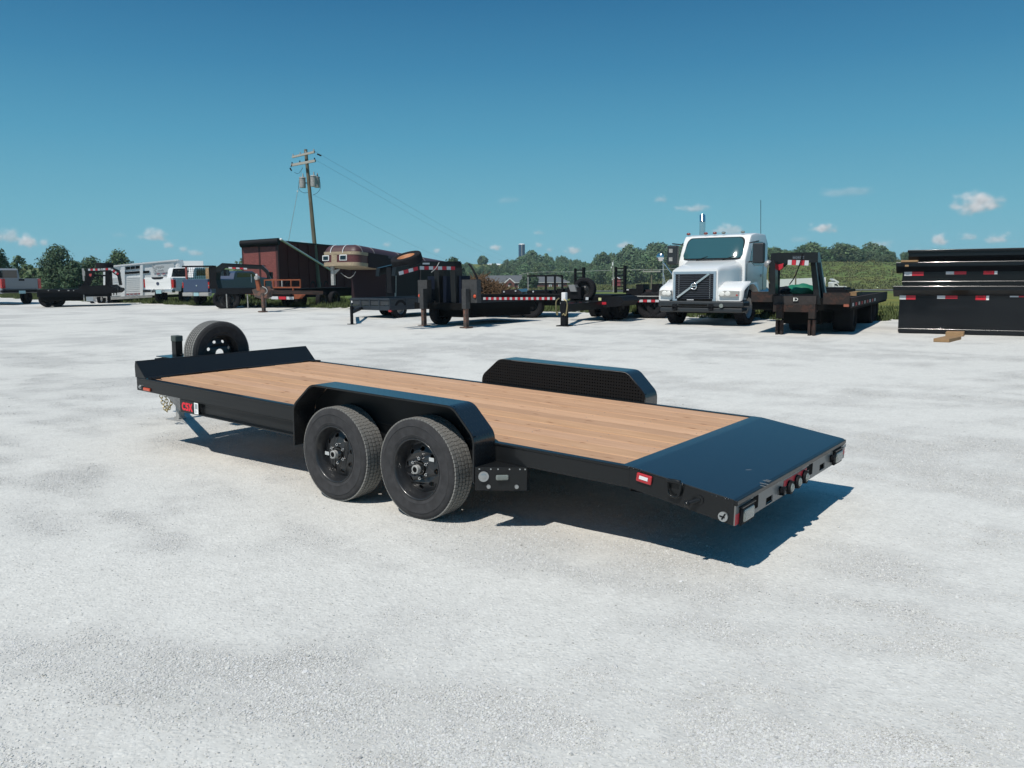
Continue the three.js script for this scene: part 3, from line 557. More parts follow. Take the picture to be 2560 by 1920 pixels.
// the raised lugs of the tread plate: low lozenges in alternating directions
{
  const lug = new THREE.OctahedronGeometry(1, 1); lug.scale(.008, .0016, .005);
  const flat = new THREE.OctahedronGeometry(1, 1).scale(.008, .0005, .005);
  const lay = (parent, o, eu, ev, nu, nv, pitch, inside) => { // o corner, eu / ev unit vectors in the plate, its normal eu x ev reversed
    const n = ev.clone().cross(eu).normalize(), list = [];
    for (let i = 0; i < nu; i++) for (let j = 0; j < nv; j++) { const a = (i + .5) * pitch, b = (j + .5) * pitch; if (inside && !inside(a, b)) continue; list.push([a, b, (i + j) % 2]); }
    const m = new THREE.Matrix4(), gs = [];
    for (const [a, b, k] of list) { const d = eu.clone().multiplyScalar(.7071).addScaledVector(ev, k ? .7071 : -.7071), e = d.clone().cross(n).negate();
      m.makeBasis(d, n, e).setPosition(o.clone().addScaledVector(eu, a).addScaledVector(ev, b)); gs.push((inside ? flat : lug).clone().applyMatrix4(m)); }
    const s = mesh('tread_lugs', gs, M.rim, parent); s.userData.kind = 'stuff'; return s;
  };
  const p = .0275, dv = trailer.children.find((c) => c.name === 'dovetail'), fs = trailer.children.filter((c) => c.name === 'fender');
  const d = .649, e = .0775, dl = Math.hypot(d, e);
  fs.forEach((f, i) => {
    
    const sl = Math.hypot(.189, .1832); 
    const zi = i ? TW - .0035 : -.2145; // the fold along the edge catches the sun
    lay(f, V(2.55, .8600, zi), V(-1, 0, 0), V(0, 0, 1), 48, 1, .0285); lay(f, V(1.192, .852, zi), V(-.189 / sl, -.1832 / sl, 0), V(0, 0, 1), 9, 1, .0285);
    if (i) lay(f, V(2.80, TH, TW - .0075), V(-1, 0, 0), V(0, 1, 0), 64, 9, p, (a, b) => { const x = 2.80 - a, y = TH + b; return y < .85 && x > 1.03 + Math.max(0, y - .68) * 1.03 && x < 2.81 - Math.max(0, y - .68) * 1.15; });
  });
}

// ------------------------------------------------------------------ helpers for the vehicles along the far side of the lot
// own axes of every vehicle: z out of the end that faces the lot, x to the viewer's right, y up
const deg = (d) => d * Math.PI / 180;
function stand(name, label, category, u, v, turn, group) { return thing(name, label, category, gp(u, v), deg(turn), group); }
const PZ = (o, u, v, z = 0) => pick(o, 'z', z, u, v), PX = (o, u, v, x = 0) => pick(o, 'x', x, u, v);
function rectZ(o, u0, v0, u1, v1, z1, z0, r = 0) { // a pixel rectangle on the plane z = z1, thick to z0
  const um = (u0 + u1) / 2, vm = (v0 + v1) / 2, xa_ = PZ(o, u0, vm, z1).x, xb_ = PZ(o, u1, vm, z1).x, ya = PZ(o, um, v1, z1).y, yb_ = PZ(o, um, v0, z1).y;
  return r ? rb(xa_, xb_, ya, yb_, z0, z1, r) : b2(xa_, xb_, ya, yb_, z0, z1);
}
function rectX(o, u0, v0, u1, v1, x1, x0, r = 0) {
  const um = (u0 + u1) / 2, vm = (v0 + v1) / 2, za = PX(o, u0, vm, x1).z, zb = PX(o, u1, vm, x1).z, ya = PX(o, um, v1, x1).y, yb_ = PX(o, um, v0, x1).y;
  return r ? rb(x0, x1, ya, yb_, za, zb, r) : b2(x0, x1, ya, yb_, za, zb);
}
function polyZ(o, pts, z1, z0) { return plate(pts.map(([u, v]) => { const p = PZ(o, u, v, z1); return [p.x, p.y]; }), Math.abs(z1 - z0)).translate(0, 0, Math.min(z0, z1)); }
function polyX(o, pts, x1, x0) { const g = plate(pts.map(([u, v]) => { const p = PX(o, u, v, x1); return [-p.z, p.y]; }), Math.abs(x1 - x0)); g.rotateY(Math.PI / 2); g.translate(Math.min(x0, x1), 0, 0); return g; }
const tyre1 = (() => { const pr = [[.58, -.26], [.78, -.31], [.93, -.30], [.985, -.25], [1, -.2], [1, .2], [.985, .25], [.93, .30], [.78, .31], [.58, .26], [.56, 0], [.58, -.26]]; const g = new THREE.LatheGeometry(pr.map(([r, y]) => new THREE.Vector2(r, y)), 36); g.rotateX(Math.PI / 2); return clean(g); })();
const rim1 = (() => { const g = new THREE.LatheGeometry([[.0, .16], [.17, .16], [.2, .10], [.34, .06], [.46, .04], [.5, .16], [.58, .24], [.6, .25], [.58, .2], [.52, 0], [.0, 0]].map(([r, y]) => new THREE.Vector2(r, y)), 28); g.rotateX(Math.PI / 2); const l = [g]; for (let i = 0; i < 6; i++) l.push(disc(.035, .06, .27 * Math.cos(i), .27 * Math.sin(i), .12, 'z', 8)); return mergeGeometries(l.map(clean)); })();
const lugs1 = (() => { const l = []; for (let k = 0; k < 44; k++) for (const z of [-.2, -.07, .07, .2]) { const g = new THREE.BoxGeometry(.12, .03, .1); g.translate(0, 1.0, z); g.rotateZ((k + (z > 0 ? .5 : 0)) / 44 * Math.PI * 2); l.push(clean(g)); } return mergeGeometries(l); })();
M.rimSteel = std({ color: lin(.30, .30, .30), roughness: .5, metalness: .5 }); M.rimBlack = std({ color: lin(.015), roughness: .4 });
M.tyreOld = phy({ color: lin(.016, .016, .018), roughness: .95, specularIntensity: .25 });
function wheelAt(o, x, y, z, R, w, axis = 'x', face = 1, rim = M.rimBlack, tread = false) { // w = overall width
  const g = sub('wheel', o); g.position.set(x, y, z); g.rotation.y = axis === 'x' ? face * Math.PI / 2 : face > 0 ? 0 : Math.PI; g.scale.set(R, R, w / .62);
  share('tyre', tyre1, M.tyreOld, g); share('rim', rim1, rim, g); if (tread) share('tread', lugs1, M.tyreOld, g); return g;
}
const paint = (r, g, b, o = {}) => phy({ color: lin(r, g, b), roughness: .4, clearcoat: .5, clearcoatRoughness: .08, ...o });
function tape(o, name, pts, plane, c, n, h, t = .006) { // red and white reflective strip between two pixels on a plane
  const f = plane === 'z' ? PZ : PX, a = f(o, ...pts[0], c), b = f(o, ...pts[1], c);
  for (let i = 0; i < n; i++) {
    const p = a.clone().lerp(b, (i + .04) / n), q = a.clone().lerp(b, (i + .96) / n), g = beam(p, q, t, h);
    mesh(name, g, i % 2 ? M.redTape : M.silverTape, o);
  }
}
const textTex = (w, h, draw) => canvasTex(w, h, draw);
function panelZ(o, name, tex, u0, v0, u1, v1, z, extra = {}) { const um = (u0 + u1) / 2, vm = (v0 + v1) / 2, a = PZ(o, u0, vm, z), b = PZ(o, u1, vm, z), y0 = PZ(o, um, v1, z).y, y1 = PZ(o, um, v0, z).y; const m = mesh(name, new THREE.PlaneGeometry(b.x - a.x, y1 - y0), std({ map: tex, roughness: .5, ...extra }), o); m.position.set((a.x + b.x) / 2, (y0 + y1) / 2, z); return m; }
function chainAt(o, name, pts, r, mat) { return mesh(name, tube(pts, r, pts.length * 6, 5), mat, o); }
M.mapleWood = std({ color: lin(.48, .30, .15), roughness: .85, map: speck });
M.glassDark = phy({ color: lin(.008, .011, .013), roughness: .06, clearcoat: .8, clearcoatRoughness: .03 });
M.plateTeal = std({ color: lin(.30, .48, .52), roughness: .5 });
M.tail = phy({ color: lin(.38, .012, .012), roughness: .25, clearcoat: .8 });

// ------------------------------------------------------------------ pickups
function pickup(o, W, zTail, zCab, zCabEnd, zNose, yBed, yHood, yRoof, yBelly, mat, glassTint) {
  const hw = W / 2, r = .05;
  mesh('bed', [rb(-hw, -hw + .1, yBelly, yBed, zCab, zTail - .06, .03), rb(hw - .1, hw, yBelly, yBed, zCab, zTail - .06, .03), b2(-hw + .1, hw - .1, yBelly + .02, yBelly + .3, zCab + .05, zTail - .08)], mat, o);
  const prof = (x0, x1) => { const g = plate([[-zCab, yBelly], [-zCab, yBed + .02], [-zCab + .12, yRoof - .1], [-zCab + .28, yRoof], [-zCabEnd - .55, yRoof], [-zCabEnd + .25, yBed + .1], [-zNose - .12, yHood], [-zNose, yHood - .22], [-zNose + .02, yBelly]], x1 - x0, [], .03); g.rotateY(Math.PI / 2); g.translate(x0, 0, 0); return g; };
  mesh('cab', prof(-hw + .04, hw - .04), mat, o);
  const win = (x, s) => plateZY([[zCab - .3, yBed + .09], [zCab - .36, yRoof - .1], [zCabEnd + .62, yRoof - .1], [zCabEnd + .02, yBed + .11]].map(([z, y]) => [z, y]), x, x + s);
  mesh('side_window', win(hw - .045, .012), M.glassDark, o); mesh('side_window', win(-hw + .033, .012), M.glassDark, o);
  return r;
}
{ // silver pickup cut by the left edge of the picture
  const o = stand('pickup_truck', 'silver pickup seen from behind at the far left edge', 'pickup truck', 50, 762, 60);
  const A = PZ(o, 10, 712), B = PZ(o, 98, 712), W = B.x - A.x, cx = (A.x + B.x) / 2, yT = PZ(o, 55, 696.5).y, yR = PZ(o, 20, 671, -2.1).y, silver = paint(.20, .215, .23);
  const inner = sub('body', o); inner.position.x = cx; pickup(inner, W + .18, 0, -1.9, -4.0, -5.6, yT, yT + .02, yR, .62, silver);
  mesh('tailgate', rectZ(o, 13.5, 696.5, 95, 723.5, .0, -.09, .02), silver, o);
  mesh('tailgate_handle', rectZ(o, 47, 697.5, 61, 702, .012, -.02), M.blackDull, o);
  for (const [a, b] of [[4, 13.2], [95.4, 103]]) mesh('tail_lamp', rectZ(o, a, 697, b, 721, .01, -.16, .015), M.tail, o);
  mesh('bumper', rectZ(o, 6, 725, 101, 731, .14, -.1, .03), M.blackDull, o);
  mesh('number_plate', rectZ(o, 48, 726.5, 64, 734, .155, .14), M.plateTeal, o);
  mesh('rear_window', b2(cx - W / 2 + .12, cx + W / 2 - .12, yT + .06, yR - .1, -1.9, -1.86), M.glassDark, o);
  for (const x of [-W / 2 + .06, W / 2 - .06]) { wheelAt(o, cx + x, .40, -1.25, .40, .28, 'x', Math.sign(x)); wheelAt(o, cx + x, .40, -4.7, .40, .28, 'x', Math.sign(x)); }
}
{ // white pickup
  const o = stand('pickup_truck', 'white pickup with chrome bumper seen from behind, beside the blue pickup', 'pickup truck', 396, 760.5, -12);
  const A = PZ(o, 360, 712), B = PZ(o, 429.5, 712), W = B.x - A.x, cx = (A.x + B.x) / 2, yT = PZ(o, 395, 694).y, yR = PZ(o, 455, 669, -2.2).y;
  const inner = sub('body', o); inner.position.x = cx; pickup(inner, W + .04, 0, -2.0, -4.6, -6.1, yT, yT + .06, yR, .66, M.white);
  mesh('tailgate', [rectZ(o, 362, 694, 427.5, 723.5, 0, -.1, .025), rectZ(o, 364, 704.2, 426, 705, .006, -.02)], M.white, o);
  mesh('tailgate_trim', polyZ(o, [[378, 693.3], [407, 692.3], [406, 696], [400, 697.6], [386, 698], [380, 696.5]], .02, -.06), M.blackDull, o);
  mesh('emblem', disc(.085, .02, PZ(o, 394.5, 709).x, PZ(o, 394.5, 709).y, .008, 'z', 20).scale(1, 1, 1), std({ color: lin(.05, .06, .1), roughness: .3 }), o);
  mesh('tail_lamp', rectZ(o, 358.8, 698, 362.2, 719, .012, -.16, .015), M.tail, o); mesh('tail_lamp', [rectZ(o, 428, 699, 434, 719.5, .012, -.2, .015), rectZ(o, 428, 706, 434, 709, .016, -.2)], M.tail, o);
  mesh('bumper', [rectZ(o, 356.5, 723.5, 378, 731.5, .2, -.1, .03), rectZ(o, 410, 723.5, 430, 731.5, .2, -.1, .03), rectZ(o, 377, 726, 411, 731, .17, -.1)], M.chrome, o);
  mesh('number_plate', rectZ(o, 389.5, 725, 403, 734, .19, .17), M.plateTeal, o);
  mesh('rear_window', polyZ(o, [[429, 692], [433, 671.5], [468, 670], [466, 692]], -2.02, -2.0), M.glassDark, o);
  mesh('wheel_arch', plateZY([[-.75, .66], [-.85, .95], [-1.1, 1.1], [-1.4, 1.1], [-1.65, .95], [-1.75, .66]], cx + W / 2 + .022, cx + W / 2 + .03), M.under, o);
  for (const x of [-W / 2 + .12, W / 2 - .1]) { wheelAt(o, cx + x, .41, -1.25, .41, .29, 'x', Math.sign(x)); wheelAt(o, cx + x, .41, -5.0, .41, .29, 'x', Math.sign(x)); }
}
{ // blue pickup
  const o = stand('pickup_truck', 'dark blue pickup with pale bumper seen from behind, next to the white pickup', 'pickup truck', 497, 765, -14);
  const A = PZ(o, 456, 716), B = PZ(o, 526, 716), W = B.x - A.x, cx = (A.x + B.x) / 2, yT = PZ(o, 490, 698.5).y, blue = paint(.035, .058, .115), navy = blue;
  const inner = sub('body', o); inner.position.x = cx; pickup(inner, W + .04, 0, -2.1, -4.5, -5.9, yT, yT + .03, PZ(o, 560, 678, -2.6).y, .62, navy);
  mesh('tailgate', rectZ(o, 458, 698.5, 520, 730.5, 0, -.1, .025), blue, o);
  mesh('emblem', disc(.04, .02, PZ(o, 491.5, 714).x, PZ(o, 491.5, 714).y, .008, 'z', 14), M.chrome, o);
  mesh('tail_lamp', rectZ(o, 455.6, 706, 458.6, 720, .012, -.12, .01), M.tail, o);
  { const q = sub('tail_lamp', o); mesh('lamp', rectZ(o, 519.5, 705, 530, 721, .014, -.22, .02), M.tail, q); mesh('reverse_lamp', rectZ(o, 520.5, 712.5, 529, 715.5, .018, -.1), M.lens, q); }
  mesh('bumper', [rectZ(o, 455.5, 731.5, 482, 740.5, .2, -.1, .03), rectZ(o, 497, 731.5, 521, 740.5, .2, -.1, .03), rectZ(o, 481, 734, 498, 739.5, .17, -.1)], M.galv, o);
  mesh('number_plate', rectZ(o, 484, 731.5, 496.5, 740, .19, .17), M.plateTeal, o);
  mesh('rear_window', b2(cx - W / 2 + .3, cx + W / 2 - .3, yT + .08, yT + .5, -2.18, -2.16), M.glassDark, o);
  for (const x of [-W / 2 + .14, W / 2 - .1]) { wheelAt(o, cx + x, .40, -1.2, .40, .28, 'x', Math.sign(x)); wheelAt(o, cx + x, .40, -4.8, .40, .28, 'x', Math.sign(x)); }
  // rack standing in the bed
  const k = thing('wire_rack', 'black wire mesh rack with rust-red and brown end posts above the blue pickup', 'rack', o.position.clone(), o.rotation.y);
  const z = -.5;
  mesh('post', rectZ(k, 463, 668, 467.5, 698, z + .05, z - .02), paint(.22, .05, .04), k); mesh('post', rectZ(k, 514, 670, 522, 697, z + .05, z - .06), M.wood, k);
  mesh('top_bar', rectZ(k, 455, 664, 531, 668, z + .05, z - .08), M.blackDull, k); mesh('post', rectZ(k, 523, 664, 535, 700, z, z - .2), M.blackDull, k);
  const w = []; for (let i = 1; i < 9; i++) w.push(rectZ(k, 466 + i * 5.4, 669, 466.5 + i * 5.4, 697, z, z - .02)); for (let i = 1; i < 6; i++) w.push(rectZ(k, 466, 668 + i * 5, 515, 668.5 + i * 5, z + .02, z));
  const mm = mesh('mesh_wire', w, M.blackDull, k); mm.userData.kind = 'stuff';
}

// ------------------------------------------------------------------ black gooseneck flatbed with red and white strip, at the left
{
  const o = stand('gooseneck_trailer', 'black gooseneck flatbed with red and white striped neck in front of the livestock trailer', 'trailer', 262, 766, 17);
  mesh('deck_frame', [rectZ(o, 92, 723, 286, 731, 0, -2.5), rectZ(o, 92, 731, 278, 742, -.12, -.3), rectZ(o, 92, 731, 278, 742, -2.2, -2.38)], M.blackDull, o);
  mesh('deck_shade_box', rectZ(o, 100, 731, 205, 752, -.15, -1.0), M.under, o);  // added dark box standing in for the shade under the deck
  mesh('header', [polyZ(o, [[196, 716], [272, 712], [282, 719], [292, 721], [293, 727], [286, 733], [196, 735]], .03, -2.5)], M.blackDull, o);
  const z = -.9, zz = -1.5;
  for (const [a, b] of [[z, z - .16], [zz, zz - .16]]) mesh('neck_beam', polyZ(o, [[214, 669.5], [280, 668], [299, 676], [305, 712], [298, 714], [293, 690], [277, 679], [217, 680.5]], a, b), M.black, o);
  mesh('upright', [polyZ(o, [[263, 678], [274, 678], [276, 716], [263, 716]], z, zz - .16)], M.blackDull, o);
  mesh('brace', polyZ(o, [[214, 676], [237, 679], [226, 712], [208, 722], [200, 722], [213, 700]], z, z - .12), M.blackDull, o);
  mesh('brace', polyZ(o, [[234, 686], [266, 687], [266, 691], [233, 690]], z - .02, z - .1), M.blackDull, o);
  mesh('spare_tyre', disc(.42, .24, PZ(o, 258, 663, z).x, PZ(o, 258, 663, z).y, z - .4, 'y', 28), M.tyreOld, o);
  tape(o, 'reflector_strip', [[220, 674.3], [250, 673.8]], 'z', z + .006, 5, .10); tape(o, 'reflector_strip', [[257, 673.2], [277, 672.4]], 'z', z + .006, 3, .10); tape(o, 'reflector_strip', [[278, 673], [296, 686]], 'z', z + .006, 4, .10);
  panelZ(o, 'neck_letters', textTex(128, 96, (c, w, h) => { c.fillStyle = '#0d0f12'; c.fillRect(0, 0, w, h); c.fillStyle = '#e6e8e8'; c.font = 'bold italic 84px sans-serif'; c.textAlign = 'center'; c.textBaseline = 'middle'; c.fillText('PJ', w / 2, h / 2 + 4); }), 249, 669.8, 258, 676.6, z + .008);
  panelZ(o, 'round_badge', textTex(64, 64, (c) => { c.fillStyle = '#0d0f12'; c.fillRect(0, 0, 64, 64); c.fillStyle = '#c8504a'; c.beginPath(); c.moveTo(6, 10); c.lineTo(58, 6); c.lineTo(52, 44); c.lineTo(30, 60); c.lineTo(10, 42); c.fill(); }), 222, 683.5, 230, 692, z + .006);
  mesh('ladder_end', [rectZ(o, 206, 671, 210.5, 702, z, z - .05), rectZ(o, 209, 677, 212.5, 690, z + .01, z - .05)], M.galv, o);
  for (const [u, w] of [[121, 3], [147, 4], [171, 4.5], [184, 2]]) mesh('stake_pocket', rectZ(o, u - w / 2, 725, u + w / 2, 727.4, .012, 0), M.galv, o);
  mesh('crank', tube([PZ(o, 283, 714.5, .2), PZ(o, 295, 714, .2), PZ(o, 297.5, 717, .2), PZ(o, 299, 729, .2), PZ(o, 305, 730.5, .2)], .022, 30, 6), M.blackDull, o);
  mesh('mud_flap', rectZ(o, 215, 735.5, 233, 753, -.15, -.18), M.whiteDull, o); mesh('mud_flap_post', rectZ(o, 208.5, 737, 211, 753.5, -.05, -.1), M.galv, o);
  for (const u of [284, 291]) mesh('step', [rectZ(o, u - 1, 727, u + 1, 738, .1, .06)], M.blackDull, o);
  mesh('jack_leg', rectZ(o, 268, 733, 275, 758, -.3, -.5), M.blackDull, o); mesh('jack_leg', rectZ(o, 268, 733, 275, 756, -2.0, -2.2), M.blackDull, o);
  for (const u of [118, 142]) for (const s of [-.9, -2.0]) wheelAt(o, PZ(o, u, 745, s).x, .38, s, .38, .4, 'z', 1);
}
{ // aluminium livestock trailer behind it
  const o = stand('livestock_trailer', 'ribbed silver livestock trailer with lettered side, behind the white pickup', 'trailer', 300, 757, 20);
  const alu = std({ color: lin(.74, .75, .74), roughness: .5 }), lo = (u) => 743.5 - (u - 277) * .055, hi = (u) => 665.5 - (u - 277) * .095;
  mesh('side_wall', polyZ(o, [[258, lo(258)], [258, hi(258)], [446, hi(446)], [446, 735]], -.03, -2.3), alu, o);
  const bays = [[262, 304], [276, 300], [316, 332]];
  for (let i = 0; i < 10; i++) { const v = 695 + i * 4.7; mesh('side_slat', polyZ(o, [[262, v - .5], [303, v - 1.9], [303, v + 1.2], [262, v + 2.6]], .02, -.03), alu, o); if (i < 9) mesh('side_slat', polyZ(o, [[316, v - 2.3], [352, v - 3.8], [352, v - .6], [316, v + .8]], .02, -.03), alu, o); }
  for (const [a, b] of [[302, 312], [350, 357]]) mesh('side_post', polyZ(o, [[a, hi(a) + 1], [b, hi(b) + 1], [b, lo(b)], [a, lo(a)]], .03, -.03), alu, o);
  for (const u of [302.5, 315, 327, 339]) mesh('vent_opening', polyZ(o, [[u, hi(u) + 6.5 - 1], [u + 10, hi(u + 10) + 5.5], [u + 10, hi(u + 10) + 12], [u, hi(u) + 12.6]].map(([p, q]) => [p, q]), .012, -.02), M.under, o);
  mesh('vent_opening', polyZ(o, [[298, 681.5], [349, 677.5], [349, 683], [298, 686.5]], .012, -.02), M.under, o); mesh('vent_opening', polyZ(o, [[358, 677.5], [373, 676.5], [373, 682.5], [358, 683.5]], .012, -.02), M.under, o);
  mesh('roof_rail', polyZ(o, [[258, hi(258) - 1.5], [446, hi(446) - 1.5], [446, hi(446) + 2], [258, hi(258) + 2]], .05, -2.35), M.whiteDull, o);
  const wl = textTex(512, 192, (c, w, h) => { c.fillStyle = '#c3c6c6'; c.fillRect(0, 0, w, h); c.fillStyle = '#23282d'; c.textBaseline = 'alphabetic'; c.font = '108px serif'; c.fillText('C', 6, 92); c.fillText('C', 40, 178); c.font = '70px serif'; c.fillText('ripple', 78, 86, 220); c.fillText('reek', 114, 172, 170); });
  const s = panelZ(o, 'side_lettering', wl, 381, 660, 436, 681, .01); s.rotation.z = .06;
  const p0 = PZ(o, 446.5, 690), p1 = PZ(o, 509, 690, -1.6);
  mesh('nose_corner', disc(.30, PZ(o, 446, 650).y - 1.6, p0.x, (PZ(o, 446, 650).y + 1.6) / 2, -.30, 'y', 20), alu, o);
  mesh('nose_wall', rectZ(o, 452, 652, 509, 690, -.15, -1.9), alu, o);
  for (const u of [392, 406, 419]) mesh('red_marker', polyZ(o, [[u, 684.5], [u + 7, 683.6], [u + 7, 685], [u, 686]], .014, -.01), M.redTape, o);
  for (let i = 0; i < 6; i++) mesh('red_marker', polyZ(o, [[296 + i * 10, 736.8 - i * .55], [302 + i * 10, 736.4 - i * .55], [302 + i * 10, 737.7 - i * .55], [296 + i * 10, 738.1 - i * .55]], .014, -.01), M.redTape, o);
  mesh('fender_skirt', polyZ(o, [[277, 743], [380, 737], [380, 743.5], [277, 749.5]], .09, -.2), M.galv, o);
  mesh('chassis', polyZ(o, [[230, 746], [446, 738], [446, 742], [230, 750]], -.3, -2.0), M.under, o);
  for (const u of [244.5, 263.5]) wheelAt(o, PZ(o, u, 748, -.2).x, PZ(o, u, 748, -.2).y, -.2, .42, .26, 'z', 1, M.whiteDull);
  mesh('fender', polyZ(o, [[236, 742], [238, 735], [272, 734], [275, 742]], .06, -.25), M.galv, o);
  mesh('front_jack', rectZ(o, 335, 742, 338, 757, -.6, -.7), M.galv, o);
}

// ------------------------------------------------------------------ black gooseneck with an arched neck, beside the blue pickup
{
  const o = stand('gooseneck_trailer', 'black gooseneck with low arched neck between the blue pickup and the red box trailer', 'trailer', 620, 771, 8);
  for (const z of [0, -.9]) mesh('neck_beam', polyZ(o, [[540, 681], [541, 668], [555, 657.5], [655, 662.5], [670, 677], [676.5, 697], [670, 697], [664, 682], [654, 673], [562, 670], [548, 682]], z, z - .2), M.black, o);
  mesh('neck_plate', [polyZ(o, [[555, 658], [655, 663], [655, 665], [555, 660]], 0, -1.1)], M.blackDull, o);
  mesh('coupler', rectZ(o, 667, 680, 677, 697, -.2, -.9), M.blackDull, o);
  mesh('upright', polyZ(o, [[523, 700], [530, 668], [541, 668], [540, 700], [545, 722], [523, 722]], -.1, -1.1), M.blackDull, o);
  tape(o, 'reflector_strip', [[571, 669.5], [618, 672]], 'z', .008, 5, .07);
  mesh('deck_frame', [rectZ(o, 540, 720, 702, 735, -.1, -2.5), rectZ(o, 610, 722, 700, 733, .1, -.1)], M.blackDull, o);
  for (const [u, v] of [[566.5, 770], [619, 772.5], [664, 772]]) { const z = u > 640 ? -.6 : 0; mesh('jack_leg', rectZ(o, u - 1.1, 735, u + 1.1, v, z + .05, z - .05), M.galv, o); }
  for (const u of [556, 577]) wheelAt(o, PZ(o, u, 744, -.3).x, .42, -.3, .42, .3, 'z', 1);
  mesh('marker_lamp', disc(.05, .04, PZ(o, 641, 687, .02).x, PZ(o, 641, 687, .02).y, .02), M.whiteDull, o);
  mesh('strap', rectZ(o, 627.5, 686, 629, 706, -.3, -.32), M.whiteDull, o);
}
// ------------------------------------------------------------------ rusty equipment trailer with its jack down
{
  const o = stand('equipment_trailer', 'rusty orange equipment trailer with rail rack and stout jack in front of the red box', 'trailer', 657, 780.3, -24);
  const orange = std({ color: lin(.36, .095, .035), roughness: .7, map: speck }), brown = M.rust;
  mesh('jack_leg', rectZ(o, 653.5, 735, 659, 779, .06, -.06), M.rust, o); mesh('jack_foot', disc(.2, .04, 0, .03, 0, 'y', 20), M.rust, o);
  mesh('jack_head', [polyZ(o, [[637, 697], [643, 694], [648, 713], [651, 727], [642, 726]], .03, -.1)], orange, o); mesh('jack_cap', disc(.09, .14, PZ(o, 642.5, 694.5).x, PZ(o, 642.5, 694.5).y, 0, 'z', 16), M.galv, o);
  mesh('tongue', [polyZ(o, [[630, 724], [662, 716], [668, 726], [668, 742], [655, 748], [636, 742]], .02, -.3), beam(V(-.1, .85, -.1), V(-.9, .75, -2.9), .14, .16), beam(V(.1, .85, -.1), V(.9, .75, -2.9), .14, .16)], M.rust, o);
  chainAt(o, 'cable', [PZ(o, 656, 716, .1), PZ(o, 666, 722, .1), PZ(o, 668, 730, .1), PZ(o, 662, 735, .1)], .018, M.galv);
  const z = -2.9;
  for (const [a, b, c, d] of [[660, 698.3, 751, 701.3], [682, 717, 751, 720.3]]) mesh('rack_rail', rectZ(o, a, b, c, d, z, z - .06), orange, o);
  for (const u of [661, 683, 704.5, 727, 750]) mesh('rack_post', rectZ(o, u - 1, 700, u + 1, 719, z - .005, z - .06), u === 704.5 ? M.galv : orange, o);
  mesh('rack_post', rectZ(o, 731, 719, 733.5, 736, z - .005, z - .07), orange, o);
  mesh('end_plate', [rectZ(o, 735, 730, 748, 747, z + .02, z - .2), polyZ(o, [[746, 731], [756.5, 737], [747, 746]], z + .03, z - .2)], orange, o);
  mesh('deck_frame', [rectZ(o, 668, 722, 735, 745, z - .1, z - 5)], M.under, o); mesh('deck_boards', rectZ(o, 668, 722, 684, 727, z + .02, z - .2), M.rust, o);
  tape(o, 'reflector_strip', [[677, 744.3], [735, 745.5]], 'z', z + .03, 3, .13); mesh('label_plate', rectZ(o, 670, 737, 678, 746, z + .04, z), M.galv, o);
  for (const s of [-1, 1]) for (const d of [0, .95]) wheelAt(o, PZ(o, 700, 745, z).x + s * 1.0, .38, z - 1.8 - d, .38, .25, 'x', s);
}
